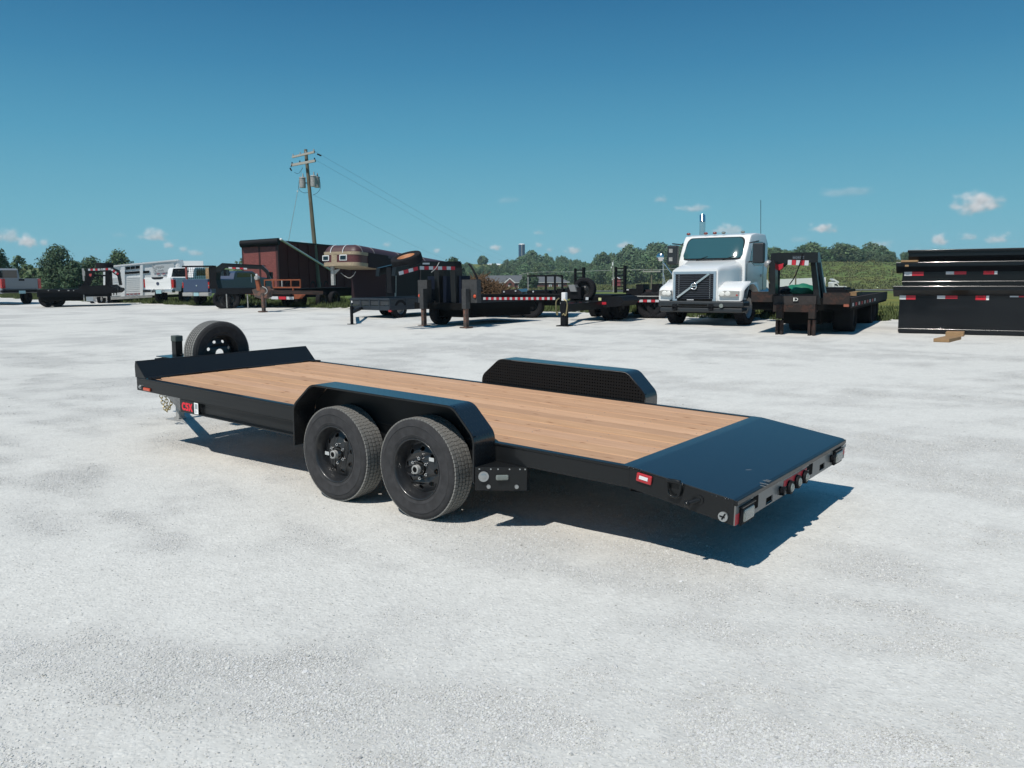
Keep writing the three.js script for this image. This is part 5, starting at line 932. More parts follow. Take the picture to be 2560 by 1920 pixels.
  mesh('bumper_slot', [b2(P(1696, 764, .03).x, P(1768, 764, .03).x, bm + .03, by1 - .09, .0, .034)], M.under, o);
  for (const u of [1687, 1777]) { const p = P(u, 767, .03); mesh('tow_eye', [b2(p.x - .07, p.x + .07, p.y - .1, p.y + .08, .02, .05), new THREE.TorusGeometry(.06, .02, 8, 16).translate(p.x, p.y - .04, .06)], M.blackDull, o); }
  { const p = P(1803, 764.5, .03); mesh('fog_lamp', disc(.06, .03, p.x, p.y, .03), M.lens, o); }
  mesh('plate_recess', rectZ(o, 1692, 747.5, 1778, 752, -.02, -.12), M.under, o); mesh('plate_text', rectZ(o, 1717, 748.5, 1734, 750.5, -.012, -.02), M.silverTape, o);
  // cab
  const glassSlope = .40, yG1 = yR - .12, body = (x0, x1) => { const g = plate([[-zW, hb], [-zW, yW0], [-zW + glassSlope, yG1], [-zW + glassSlope + .1, yR - .02], [-zW + glassSlope + .5, yR + .04], [-zB - .25, yR + .03], [-zB, yR - .25], [-zB, hb - .1]], x1 - x0, [], .06); g.rotateY(Math.PI / 2); g.translate(x0, 0, 0); return toCreasedNormals(g, .6); };
  mesh('cab', body(wl - .02, wr + .02), W, o);
  { // windscreen lies just proud of the sloping front, its black seal round it
    const n = V(0, glassSlope, yG1 - yW0).normalize(), quad = (m, t, out) => { // a curved pane with rounded corners, as a grid
      const w0 = cw - m, w1 = cw - m - .1, y0 = yW0 + t, y1 = yG1 - t + .02, zz = (y) => zW - glassSlope * (y - yW0) / (yG1 - yW0), nx = 28, rows = [0, .01, .03, .06, .1, .16, .25, .4, .6, .75, .84, .9, .94, .97, .99, 1], p = [], id = [], uv = [], q = .15;
      for (const f of rows) { const y = y0 + (y1 - y0) * f, d = Math.min(f, 1 - f) * (y1 - y0), c = d < q ? q - Math.sqrt(Math.max(0, q * q - (q - d) * (q - d))) : 0, w = w0 + (w1 - w0) * f - c; for (let i = 0; i <= nx; i++) { const x = (i / nx * 2 - 1) * w, k = x / cw; p.push(cm + x, y + n.y * out, zz(y) + n.z * out - .125 * k * k - .05 * k ** 4 - .05 * (f - .5) ** 2 + .062); uv.push(i / nx, f); } }
      for (let r = 0; r < rows.length - 1; r++) for (let i = 0; i < nx; i++) { const a = r * (nx + 1) + i, b = a + nx + 1; id.push(a, a + 1, b, a + 1, b + 1, b); }
      const g = new THREE.BufferGeometry(); g.setAttribute('position', new THREE.Float32BufferAttribute(p, 3)); g.setAttribute('uv', new THREE.Float32BufferAttribute(uv, 2)); g.setIndex(id); g.computeVertexNormals(); return g; };
    mesh('window_seal', quad(.05, .01, .06), M.blackDull, o);
    mesh('windscreen', quad(.085, .04, .075), phy({ color: lin(.032, .092, .105), roughness: .05, clearcoat: 1, clearcoatRoughness: .03 }), o);
  }
  for (const k of [-.42, .38]) mesh('wiper', rod(V(cm + k * cw, yW0 + .02, zW + .10), V(cm + (k + .34) * cw, yW0 + .13, zW + .07), .012, 6), M.blackDull, o);
  // side window, door lines, mirror
  const X = wr + .022;
  mesh('side_window', plateZY([[zW - .35, yW0 - .02], [zW - .62, yR - .22], [zB + .55, yR - .22], [zB + .55, yW0 - .16], [zW - .8, yW0 - .16]], X, X + .012), phy({ color: lin(.02, .075, .09), roughness: .05, clearcoat: 1 }), o);
  mesh('door_seam', [b2(X - .002, X + .004, hb + .1, yW0 - .1, zB + .42, zB + .44), b2(X - .002, X + .004, hb + .1, yW0 - .1, zW - .14, zW - .12)], M.under, o);
  mesh('door_handle', b2(X, X + .04, yW0 - .5, yW0 - .42, zB + .5, zB + .66), M.zinc, o);
  const mirror = (s) => { const k = sub('mirror', o), xx = s > 0 ? X + .26 : wl - .34, z = zW + .1; mesh('housing', rb(xx, xx + .34, yW0 - .1, yR - .3, z - .12, z + .06, .05, 3), M.bumper, k); mesh('arm', [rod(V(s > 0 ? X : wl, yR - .28, zW - .3), V(xx + .16, yR - .25, z), .02), rod(V(s > 0 ? X : wl, yW0 - .05, zW - .3), V(xx + .16, yW0, z), .02)], M.bumper, k); if (s < 0) for (const f of [.28, .72]) mesh('mirror_lamp', b2(xx + .08, xx + .2, yW0 - .1 + f * (yR - yW0 - .2) - .06, yW0 - .1 + f * (yR - yW0 - .2) + .06, z + .055, z + .075), M.galv, k); };
  mirror(1); mirror(-1);
  for (const [u, v, c] of [[1721.5, 588.5, 0], [1764.5, 585.8, 0], [1787, 585.3, 0], [1809, 584.5, 1], [1857, 584, 1]]) { const z = zW - .5, p = P(u, v, z); mesh('roof_lamp', new THREE.SphereGeometry(.07, 12, 8).scale(1, .6, .8).translate(p.x, yR + .06, z), c ? M.lens : paint(.2, .04, .03), o); }
  { const z = zB - .25, a = P(1755.5, 595, z), b = P(1756, 555, z); mesh('exhaust_stack', [rod(V(a.x, hb, z), V(a.x, b.y, z), .1, 16), rod(V(a.x, b.y - .02, z), V(a.x - .06, b.y + .22, z - .12), .1, 16, .1)], M.chrome, o); }
  { const a = P(1902, 700, zB - .1), b = P(1902, 500, zB - .1); mesh('whip_aerial', rod(a, b, .009, 5), M.blackDull, o); }
  // hood mirror on its bracket
  { const z = -.45, m = P(1650.5, 643, z), e = P(1657.5, 712, z), k = sub('hood_mirror', o); mesh('mirror_bowl', new THREE.SphereGeometry(.125, 20, 14).scale(1, 1, .5).translate(m.x, m.y, z), M.chrome, k); mesh('stalk', rod(V(e.x, e.y, z), V(P(1657.5, 650, z).x, m.y, z), .013), M.chrome, k); mesh('stalk', rod(P(1660, 658, z), P(1683, 689, z), .02), M.chrome, k); mesh('stalk', rod(P(1658, 683, z), P(1663.5, 711, z), .012), M.chrome, k); }
  // chassis and wheels
  mesh('chassis', [b2(gm - .5, gm + .5, .5, .85, -7.2, -.4), b2(cm - .2, cm + .5, .35, .6, -1.6, -.5)], M.under, o);
  const wy = .52; wheelAt(o, P(1686, 790, -.75).x + .02, wy, -.88, wy, .3, 'x', -1, M.rimSteel, true); wheelAt(o, fr - .24, wy, -.88, wy, .3, 'x', 1, M.rimSteel, true);
  for (const d of [5.4, 6.7]) for (const s of [-1, 1]) wheelAt(o, cm + s * (cw - .2), wy, -d, wy, .6, 'x', s, M.rimSteel);
  mesh('fuel_tank', disc(.32, 1.2, wr - .18, .75, zB + .4, 'z', 24), M.zinc, o); mesh('step', b2(wr - .35, wr + .04, .38, .44, zB + .1, zB + 1.2), M.blackDull, o);
  mesh('axle', disc(.1, fr - fl - .5, mid, wy, -.88, 'x', 12), M.under, o);
}
// ------------------------------------------------------------------ gooseneck flatbed with a portal neck
{
  const o = stand('gooseneck_trailer', 'rusty black gooseneck flatbed with a square portal neck, right of the white truck', 'trailer', 1992, 838, -30);
  const N = M.black, brown = std({ color: lin(.27, .25, .25), map: rust, roughness: .9 });
  mesh('front_beam', [rectZ(o, 1933, 740, 2040, 780, -.02, -.3)], std({ color: lin(.045, .036, .034), roughness: .75, map: speck }), o); mesh('lower_beam', rectZ(o, 1933, 762, 2034, 780, .02, -.02), brown, o);
  mesh('wing_plate', rectZ(o, 1878, 729, 1934, 755, .0, -.1), brown, o); mesh('wing_plate', rectZ(o, 2058, 732, 2124, 761, .0, -.1), brown, o);
  const x0 = PZ(o, 1878, 745).x, x1 = PZ(o, 2124, 745).x, yt = PZ(o, 2120, 746, -.1).y, L = 8.2;
  mesh('deck_frame', [b2(x0, x1, yt - .3, yt, -L, -.12), b2(x0 + .7, x1 - .7, yt - .65, yt - .3, -L, -.35)], M.under, o);
  mesh('deck_edge', b2(x1 - .06, x1 + .02, yt - .24, yt + .01, -L, -.12), brown, o);
  for (let k = 0; k < 9; k++) mesh('strip_reflector', b2(x1 + .02, x1 + .026, yt - .2, yt - .12, -.6 - k * .55, -.35 - k * .55), k % 2 ? M.redTape : M.silverTape, o);
  for (const u of [1950, 2031]) { const j = sub('jack_leg', o), p = PZ(o, u, 780, .0), v = u < 2000 ? 840 : 843.5, y0 = PZ(o, u, v, .0).y; mesh('outer_tube', b2(p.x - .075, p.x + .075, p.y - .16, p.y + .2, -.1, .1), brown, j); mesh('inner_tube', [b2(p.x - .085, p.x - .025, y0, p.y - .2, -.07, .07), b2(p.x + .025, p.x + .085, y0, p.y - .2, -.07, .07), b2(p.x - .025, p.x + .025, y0, p.y - .2, -.07, -.02)], brown, j); mesh('foot', b2(p.x - .14, p.x + .14, y0 - .01, y0 + .02, -.12, .14), brown, j); }
  // portal: top beam, coupler column at left, twin rear columns at right
  const z = .35;
  mesh('neck_beam', polyZ(o, [[1928, 633], [1947, 632], [2045, 630.5], [2045, 656], [1965, 657.5], [1955, 668], [1938, 668], [1925, 655]], z, z - .3), N, o);
  mesh('coupler_column', [polyZ(o, [[1922, 660], [1929, 653], [1938, 655], [1938, 736], [1921, 736]], z + .35, z + .05)], N, o); mesh('inner_column', polyZ(o, [[1936, 652], [1947, 662], [1945, 740], [1934, 740]], z - .02, z - .2), M.blackDull, o);
  mesh('coupler_cap', new THREE.SphereGeometry(.1, 14, 10).translate(PZ(o, 1921.5, 660, z + .2).x, PZ(o, 1921.5, 660, z + .2).y, z + .25), M.rimSteel, o);
  for (const [a, b, c, d, q] of [[2024, 2036, 2040, 2052, -.1], [2034, 2046, 2055, 2068, -.7]]) mesh('neck_column', polyZ(o, [[a, 634], [b, 634], [d, 762], [c - 4, 762]], q, q - .22), N, o);
  mesh('column_link', polyZ(o, [[2034, 650], [2044, 650], [2058, 748], [2046, 748]], -.33, -.7), M.blackDull, o);
  tape(o, 'reflector_strip', [[1969, 656], [2022, 657.5]], 'z', z + .01, 5, .12); mesh('red_marker', polyZ(o, [[1944, 662], [1959, 658], [1956, 670], [1947, 676]], z + .012, z - .1), M.redTape, o);
  panelZ(o, 'maker_letters', textTex(256, 96, (c, w, h) => { c.fillStyle = '#0b0d11'; c.fillRect(0, 0, w, h); c.fillStyle = '#5f6b74'; c.font = 'bold 62px sans-serif'; c.textAlign = 'center'; c.textBaseline = 'middle'; c.fillText('MORITZ', w / 2, h / 2 + 4, 230); }), 1980, 637, 2012, 650, z + .006);
  panelZ(o, 'tie_bracket', textTex(64, 64, (c) => { c.fillStyle = '#17171a'; c.fillRect(0, 0, 64, 64); c.strokeStyle = '#d8d8d2'; c.lineWidth = 8; c.strokeRect(10, 10, 6, 44); c.beginPath(); c.moveTo(28, 12); c.quadraticCurveTo(60, 10, 56, 34); c.quadraticCurveTo(52, 54, 26, 52); c.stroke(); }), 1982, 743, 1996, 754, .008);
  chainAt(o, 'cable', [PZ(o, 2006, 635, z + .05), PZ(o, 2001, 655, z + .06), PZ(o, 1988, 690, z - .1), PZ(o, 1974, 711, z - .3)], .014, M.blackDull); chainAt(o, 'cable', [PZ(o, 1922, 664, z + .4), PZ(o, 1918, 690, z + .42), PZ(o, 1924, 708, z + .4)], .014, M.chain);
  mesh('side_lamp', rectZ(o, 2109, 760, 2122, 767, .0, -.1), std({ color: lin(.3, .09, .05), roughness: .6 }), o);
  for (const d of [1.5, 5.2, 6.2]) for (const s of [-1, 1]) wheelAt(o, s > 0 ? x1 - .3 : x0 + .95, .43, -d, .43, .5, 'x', s);
  const b = thing('tarp_bundle', 'crumpled green and black tarp bundle under the portal neck', 'tarp', o.localToWorld(PZ(o, 1990, 734, -.8)), deg(-30));
  const lump = (sx, sy, sz, ox, oy, s) => { const g = new THREE.IcosahedronGeometry(1, 4), p = g.attributes.position; for (let i = 0; i < p.count; i++) { const v = V(p.getX(i), p.getY(i), p.getZ(i)), f = 1 + .22 * noise.noise(v.x * 2.3 + s, v.y * 2.3, v.z * 2.3) + .09 * noise.noise(v.x * 7 + s, v.y * 7, v.z * 7); p.setXYZ(i, v.x * f * sx + ox, Math.max(0, v.y * f * sy + oy), v.z * f * sz); } g.deleteAttribute('normal'); const h = mergeVertices(g.deleteAttribute('uv'), 1e-4); h.computeVertexNormals(); h.setAttribute('uv', new THREE.Float32BufferAttribute(new Float32Array(h.attributes.position.count * 2), 2)); return h; };
  mesh('green_tarp', lump(.40, .20, .34, .12, .05, 3), std({ color: lin(.008, .15, .085), roughness: .6 }), b); mesh('black_tarp', lump(.34, .15, .34, -.26, .03, 9), M.blackDull, b);
  const c = thing('scrap_bundle', 'dark ribbed load lying on the rear deck of the portal-neck flatbed', 'load', o.localToWorld(V(x1 - .9, yt + .001, -3.2)), deg(-30));
  mesh('load_frame', [b2(-.9, .5, .0, .17, -.8, .8), b2(-.6, .4, .17, .22, -.6, .6)], M.blackDull, c); mesh('load_block', b2(.52, .7, 0, .10, -.5, .5), M.mapleWood, c);
}
// ------------------------------------------------------------------ stacked dump bodies at the right
{
  const g0 = gp(2246.5, 833.5), th = -31, grp = 'black dump bodies stacked at the right edge';
  const frame = new THREE.Group(); frame.position.copy(g0); frame.rotation.y = deg(th); frame.updateMatrixWorld(true);
  const Y = (u, v, z = 0) => PZ(frame, u, v, z).y, Xf = (u, v, z = 0) => PZ(frame, u, v, z).x;
  const gloss = phy({ color: lin(.005, .006, .008), roughness: .3, clearcoat: .35, clearcoatRoughness: .06, specularIntensity: .4 });
  const yb0 = .02, yt0 = Y(2246, 715), y1 = yt0 + .004, yt1 = Y(2256, 656), yt2 = Y(2265, 629.5), xEnd = 9.5, dz = 2.4;
  const dump = (label, x0, yA, yB, z0, flare, tiltZ = 0) => {
    const o = thing('dump_container', label, 'dump container', g0, deg(th)), h = yB - yA;
    if (flare) {
      mesh('side_wall', [b2(x0, xEnd, yA + .02, yB - .24, z0 - .06, z0)], gloss, o); mesh('bottom_rail', rb(x0 + .02, xEnd, yA, yA + .12, z0 - .1, z0 + .03, .01), gloss, o);
      mesh('top_rail', [plateZY([[z0 - .02, yB - .26], [z0 + .14, yB - .10], [z0 + .14, yB], [z0 - .1, yB], [z0 - .1, yB - .24]], x0 - .14, xEnd)], gloss, o); mesh('edge_bead', rod(V(x0 - .14, yB - .012, z0 + .13), V(xEnd, yB - .012, z0 + .13), .016, 14), M.rim, o); mesh('edge_bead', rod(V(x0, yA + .10, z0 + .02), V(xEnd, yA + .11, z0 + .025), .016, 14), M.rim, o);
      mesh('end_wall', [b2(x0 - .005, x0 + .06, yA + .02, yB - .22, z0 - dz, z0 - .06), b2(x0 - .13, x0 + .0, yB - .22, yB - .01, z0 - dz, z0 - .1)], gloss, o); mesh('back_wall', b2(x0, xEnd, yA, yB - .01, z0 - dz - .06, z0 - dz), gloss, o); mesh('floor', b2(x0 + .06, xEnd, yA + .04, yA + .1, z0 - dz, z0 - .06), M.under, o);
    } else {
      mesh('tray', [plateZY([[z0, yA], [z0 + .1, yB - .12], [z0 + .1, yB], [z0 - dz, yB], [z0 - dz, yA]], x0, xEnd)], gloss, o); mesh('top_lip', rb(x0 - .02, xEnd, yB - .02, yB + .04, z0 - .2, z0 + .14, .015), gloss, o);
    }
    return o;
  };
  const bands = (o, list, z) => { for (const [u0, u1, v, k] of list) { const p = PZ(frame, u0, v, z), q = PZ(frame, u1, v, z), h = k ? .2 : .13; if (k) { mesh('name_sticker', b2(p.x, p.x + (q.x - p.x) * .78, p.y - h / 2, p.y + h / 2, z, z + .006), M.redTape, o); mesh('label_sticker', b2(p.x + (q.x - p.x) * .79, q.x, p.y - h / 2, p.y + h / 2, z, z + .006), M.whiteDull, o);
      const t = mesh('sticker_letters', new THREE.PlaneGeometry((q.x - p.x) * .70, h * .78), std({ map: textTex(192, 64, (c, w, hh) => { c.fillStyle = '#d21a2c'; c.fillRect(0, 0, w, hh); c.fillStyle = '#7d0f1a'; c.font = 'bold 58px sans-serif'; c.textAlign = 'center'; c.textBaseline = 'middle'; c.fillText('RDX', w / 2, hh / 2 + 3, 170); }), roughness: .5 }), o); t.position.set(p.x + (q.x - p.x) * .39, p.y, z + .008); }
    else { const m = p.x + (q.x - p.x) * .4; mesh('white_reflector', b2(p.x, m, p.y - h / 2, p.y + h / 2, z, z + .005), M.silverTape, o); mesh('red_reflector', b2(m + .004, q.x, p.y - h / 2, p.y + h / 2, z, z + .005), M.redTape, o); } } };
  const a = dump('lowest black dump body, standing on boards at the right edge', Xf(2247, 780), yb0, yt0, 0, true);
  bands(a, [[2241 + 8, 2289, 742], [2343, 2394, 740], [2439, 2473, 739.5, 1], [2525, 2580, 736]], .002);
  const b = dump('middle black dump body of the stack at the right edge', Xf(2256, 690, -.05), y1, yt1, -.05, true);
  bands(b, [[2261, 2309, 683], [2365, 2416, 679], [2459, 2494, 675, 1], [2548, 2600, 668]], -.048);
  const c = dump('topmost shallow black dump body, lying tilted on the stack', Xf(2272, 640, -.1), yt1 + .004, yt2, -.1, false);
  const plank = (name, label, u0, v0, u1, v1, z, l) => { const p = PZ(frame, u0, v0, z), q = PZ(frame, u1, v1, z), t = thing(name, label, 'board', frame.localToWorld(V((p.x + q.x) / 2, Math.min(p.y, q.y), z)), deg(th)); mesh('board', rb(-(q.x - p.x) / 2, (q.x - p.x) / 2, 0, Math.abs(p.y - q.y) || .08, -l, 0, .008), M.mapleWood, t); return t; };
  plank('timber_block', 'pale board wedged between the top two dump bodies', 2252, 655.5, 2295, 650, .12, 1.6); plank('timber_block', 'small pale block end showing below the upper board', 2262, 667, 2272, 662, .1, .3);
  const fb = gp(2356, 855), t1 = thing('timber_board', 'pale board lying on the gravel sticking out from under the lowest dump body', 'board', fb, deg(-42)); mesh('board', rb(-.16, .16, .004, .08, -.9, .1, .008), M.mapleWood, t1);
  const t2 = thing('timber_board', 'second pale board under the lowest dump body, behind the longer one', 'board', gp(2386, 841), deg(-31)); mesh('board', rb(-.19, .19, .004, .10, -1.2, .04, .008), M.mapleWood, t2);
}
// ------------------------------------------------------------------ country behind the lot: trees, house, silo, poles, road
const leafMat = (r, g, b) => std({ color: lin(r, g, b), vertexColors: true, roughness: .85, side: THREE.DoubleSide });
M.leafDark = leafMat(.050, .092, .045); M.leafMid = leafMat(.085, .14, .06); M.leafFar = leafMat(.085, .145, .075);
M.bark = std({ color: lin(.09, .075, .06), roughness: 1, map: speck });
function leaves(blobs, n, size, tint = .35) { // small bent leaf clusters spread through a crown made of lobes
  const p = [], nn = [], c = [], uv = [], tot = blobs.reduce((s, b) => s + b[3] * b[3], 0);
  for (const [x, y, z, r] of blobs) {
    const k = Math.round(n * r * r / tot), bt = rr(-.12, .12);
    for (let i = 0; i < k; i++) {
      const th = rr(0, 6.283), ph = Math.acos(rr(-.85, 1)), q = r * Math.pow(rr(.12, 1), .38) * (1 + .35 * noise.noise(th * 1.6 + x * 3, ph * 3, z * 3 + y)), d = V(Math.sin(ph) * Math.cos(th), Math.cos(ph), Math.sin(ph) * Math.sin(th));
      const o = V(x, y, z).addScaledVector(d, q), s = size * rr(.55, 1.35), nor = d.clone().addScaledVector(V(rr(-1, 1), rr(-.6, 1), rr(-1, 1)), .8).normalize(), t = V(rr(-1, 1), rr(-1, 1), rr(-1, 1)).cross(nor).normalize(), b = nor.clone().cross(t);
      const A = o.clone().addScaledVector(t, -s), B = o.clone().addScaledVector(b, -s * .5).addScaledVector(nor, s * .15), C = o.clone().addScaledVector(t, s), D = o.clone().addScaledVector(b, s * .55);
      const f = 1 + bt + rr(-tint, tint) * .8, yl = rr(.9, 1.18);
      for (const v of [A, B, C, A, C, D]) { p.push(v.x, v.y, v.z); nn.push(nor.x, nor.y, nor.z); c.push(f * yl, f, f * .95); uv.push(0, 0); }
    }
  }
  const g = new THREE.BufferGeometry(); g.setAttribute('position', new THREE.Float32BufferAttribute(p, 3)); g.setAttribute('normal', new THREE.Float32BufferAttribute(nn, 3)); g.setAttribute('uv', new THREE.Float32BufferAttribute(uv, 2)); g.setAttribute('color', new THREE.Float32BufferAttribute(c, 3)); return g;
}
function lobes(H, W, low, n, sway = .3) { // lobes filling a crown of height H and width W from its foot at low * H
  const b = []; for (let i = 0; i < n; i++) { const t = (i + .5) / n, y = H * (low + (1 - low) * (.10 + .80 * t)), env = Math.sin(Math.PI * Math.pow(clamp(.14 + .80 * t, 0, 1), .8)) , a = i * 2.4 + rr(-.6, .6), q = W * .5 * env * rr(.35, .75), r = Math.max(W * .13, W * rr(.17, .27) * (.55 + .6 * env)); b.push([Math.cos(a) * q + sway * rr(-.3, .3), y, Math.sin(a) * q, Math.min(r, H * .22)]); }
  return b;
}
function trunkGeo(H, W, low) {
  const r = Math.max(.08, H * .02), top = H * .8, g = [tube([V(0, -.3, 0), V(.04 * H * .3, H * .2, 0), V(-.02 * H, H * .45, .02 * H), V(.01 * H, top, 0)], r * .55, 14, 7), rod(V(0, -.3, 0), V(.01 * H, H * .3, 0), r * 1.25, 8, r * .6)];
  for (let i = 0; i < 7; i++) { const y = H * (low + .05 + .09 * i), a = i * 2.4, l = W * rr(.22, .38); g.push(rod(V(0, y - l * .3, 0), V(Math.cos(a) * l, y + l * rr(.2, .7), Math.sin(a) * l), r * .42, 5, r * .15)); }
  return g;
}
const base = (u, v, D) => { const p = at(u, v, D); return V(p.x, land(p.x, p.z), p.z); };
function tree(name, label, u, vTop, wpx, D, o = {}) {
  const b = base(u, vTop, D), H = at(u, vTop, D).y - b.y, W = wpx * D / FPX, low = o.low ?? .12;
  const t = thing(name, label, o.cat ?? 'tree', b, rr(0, 6), o.group);
  const n = o.n ?? 2600, sz = o.size ?? Math.max(.12, D * .0016);
  mesh('trunk', trunkGeo(H, W, low), M.bark, t);
  mesh('crown', leaves(o.lobes ? o.lobes(H, W) : lobes(H, W, low, o.k ?? 15), n, sz), o.mat ?? M.leafDark, t); return t;
}
reseed(1201);
tree('leafy_tree', 'dark tree crown cut by the left edge of the picture', -12, 616, 66, 92, { low: .3 });
tree('slender_tree', 'pale thin-leaved tree between the left edge and the tall dark tree', 42, 634, 62, 100, { mat: M.leafMid, n: 1900, low: .1, k: 11 });
tree('slender_tree', 'small loose sapling left of the tall dark tree', 80, 656, 34, 96, { mat: M.leafMid, n: 900, low: .05, k: 8 });
tree('leafy_tree', 'tall dark tree with ragged pointed top behind the left pickup', 138, 612, 112, 88, { n: 5200, low: .05, k: 22 });
tree('leafy_tree', 'broad dark tree behind the striped black gooseneck', 226, 644, 112, 94, { n: 4200, low: .02, k: 18 });
tree('leafy_tree', 'dark bushy tree between the tall dark tree and the gooseneck neck', 185, 652, 80, 84, { n: 3200, low: .0, k: 16 });
tree('leafy_tree', 'rounded tree showing above the roof of the livestock trailer', 296, 625, 84, 118, { mat: M.leafMid, n: 3200, low: .2 });
tree('leafy_tree', 'small tree top above the livestock trailer, right of the rounded one', 352, 648, 20, 124, { mat: M.leafMid, n: 700, low: .2, k: 7 });
tree('leafy_tree', 'tree showing beside the left wall of the red box trailer', 612, 638, 66, 112, { mat: M.leafMid, n: 2600, low: .1 });
tree('leafy_tree', 'dark tree standing behind the dump trailer tarp bow', 1132, 640, 62, 210, { n: 2600, low: .15 });
tree('leafy_tree', 'lone round tree on the bare ridge left of the silo', 1206, 642, 36, 560, { mat: M.leafFar, n: 1600, low: .2 });
tree('leafy_tree', 'dense dark tree in front of the brick house', 1324, 684, 72, 222, { n: 3600, low: .0, k: 18 });
tree('leafy_tree', 'tall tree rising over the woods just right of the silo', 1330, 626, 46, 470, { mat: M.leafFar, n: 2400, low: .1 });
tree('leafy_tree', 'narrow tree top in the woods midway between silo and ramps', 1367, 632, 22, 480, { mat: M.leafFar, n: 900, low: .1, k: 9 });
tree('leafy_tree', 'wide tree with feathery top above the right ladder ramp', 1508, 630, 46, 400, { mat: M.leafFar, n: 1800, low: .1 });
tree('leafy_tree', 'tallest tree of the woods, left of the truck mirror', 1572, 612, 76, 380, { mat: M.leafFar, n: 3600, low: .05, k: 20 });
tree('leafy_tree', 'big tree standing directly behind the round chrome mirror', 1640, 611, 78, 380, { mat: M.leafFar, n: 3600, low: .05, k: 20 });
tree('leafy_tree', 'tree on the ridge showing right of the portal neck', 2060, 626, 74, 318, { mat: M.leafFar, n: 2800, low: .1 });
tree('leafy_tree', 'broad wind-shaped tree on the ridge above the white semi tractor', 2118, 622, 80, 318, { mat: M.leafFar, n: 3200, low: .1 });
tree('leafy_tree', 'rounded tree standing by itself on the ridge left of the dump bodies', 2205, 618, 52, 318, { mat: M.leafFar, n: 2200, low: .15 });
{ // woods on the rising ground: one mass of many crowns
  const crowns = [0, 1, 2].map(() => leaves(lobes(1, 1, .0, 16, .05), 1500, .05));
  const prof = [[1150, 668], [1185, 672], [1225, 668], [1255, 650], [1285, 646], [1320, 634], [1350, 640], [1400, 640], [1440, 648], [1480, 646], [1510, 638], [1545, 632], [1580, 620], [1650, 614], [1720, 616]];
  const topAt = (u) => { for (let i = 1; i < prof.length; i++) if (u < prof[i][0]) { const t = (u - prof[i - 1][0]) / (prof[i][0] - prof[i - 1][0]); return prof[i - 1][1] + t * (prof[i][1] - prof[i - 1][1]); } return 616; };
  reseed(77); const put = [[], [], []];
  for (let i = 0; i < 260; i++) {
    const u = rr(1140, 1720), f = Math.pow(rnd(), .7), D = 300 + 190 * f, far = topAt(u) + rr(0, 9), b = base(u, 690, D);
    const vMax = far + (1 - f) * 34, H = Math.max(4.5, Math.min(19, (at(u, vMax, D).y - b.y) * 1.22)), W = H * rr(.8, 1.2);
    put[i % 3].push([b.x, b.y - .4, b.z, H, W]);
  }
  for (let i = 0; i < 60; i++) { const u = rr(1890, 2290), D = rr(306, 330), b = base(u, 690, D), H = u < 2175 ? rr(4, 7.5) : rr(2.2, 4), W = H * rr(1.1, 1.7); put[i % 3].push([b.x, b.y - .3, b.z, H, W]); }
  for (let i = 0; i < 46; i++) { const u = rr(-60, 420), D = rr(98, 128), b = base(u, 690, D), H = rr(1.8, 4.4), W = H * rr(1.0, 1.7); put[i % 3].push([b.x, b.y - .3, b.z, H, W]); }
  const g = thing('woodland', 'green woods and hedges massed on the rising ground', 'woods', [0, 0, 0]); g.userData.kind = 'stuff';
  put.forEach((list, k) => { const im = new THREE.InstancedMesh(crowns[k], M.leafFar, list.length), m = new THREE.Matrix4(), q = new THREE.Quaternion(), c = new THREE.Color(); list.forEach(([x, y, z, H, W], i) => { q.setFromAxisAngle(V(0, 1, 0), rr(0, 6.28)); m.compose(V(x, y, z), q, V(W, H, W)); im.setMatrixAt(i, m); const t = rr(.75, 1.25); im.setColorAt(i, c.setRGB(t * rr(.9, 1.15), t, t * rr(.85, 1))); }); im.name = 'crown'; im.userData.kind = 'stuff'; im.castShadow = im.receiveShadow = true; g.add(im); });
}
{ // rough grass along the edge of the lot
  reseed(9); const p = [], n = [], c = [], uv = [];
  for (let i = 0; i < 26; i++) { const a = rr(0, 6.28), r = rr(0, .22), x = Math.cos(a) * r, z = Math.sin(a) * r, h = rr(.12, .42), b = rr(0, 6.28), w = .022, lx = rr(-.12, .12), lz = rr(-.12, .12), f = rr(.7, 1.25); const dx = Math.cos(b) * w, dz = Math.sin(b) * w; for (const v of [[x - dx, 0, z - dz], [x + dx, 0, z + dz], [x + lx, h, z + lz]]) { p.push(...v); n.push(-dz * 20, .5, dx * 20); c.push(f * 1.1, f, f * .8); uv.push(0, 0); } }
  const g = new THREE.BufferGeometry(); g.setAttribute('position', new THREE.Float32BufferAttribute(p, 3)); g.setAttribute('normal', new THREE.Float32BufferAttribute(n, 3)); g.setAttribute('color', new THREE.Float32BufferAttribute(c, 3)); g.setAttribute('uv', new THREE.Float32BufferAttribute(uv, 2));
  const list = []; for (let i = 0; i < 9000; i++) { const s = rr(-85, 48), q = rnd(), k = edgeN(s) - .8 + 9 * q * q; list.push(inRow(s, k)); }
  const im = new THREE.InstancedMesh(g, leafMat(.065, .10, .035), list.length), m = new THREE.Matrix4(), q = new THREE.Quaternion();
  list.forEach((v, i) => { q.setFromAxisAngle(V(0, 1, 0), rr(0, 6.28)); const k = rr(.3, .8); m.compose(V(v.x, Math.max(land(v.x, v.z), v.x * AWAY.x + v.z * AWAY.z < 34 ? lotHeight(v.x, v.z) - .02 : -9), v.z), q, V(k, k, k)); im.setMatrixAt(i, m); });
  im.name = 'rough_grass'; im.castShadow = im.receiveShadow = true; scene.add(im); tag(im, 'rough green grass fringing the far edge of the gravel lot', 'grass'); im.userData.kind = 'stuff';
}
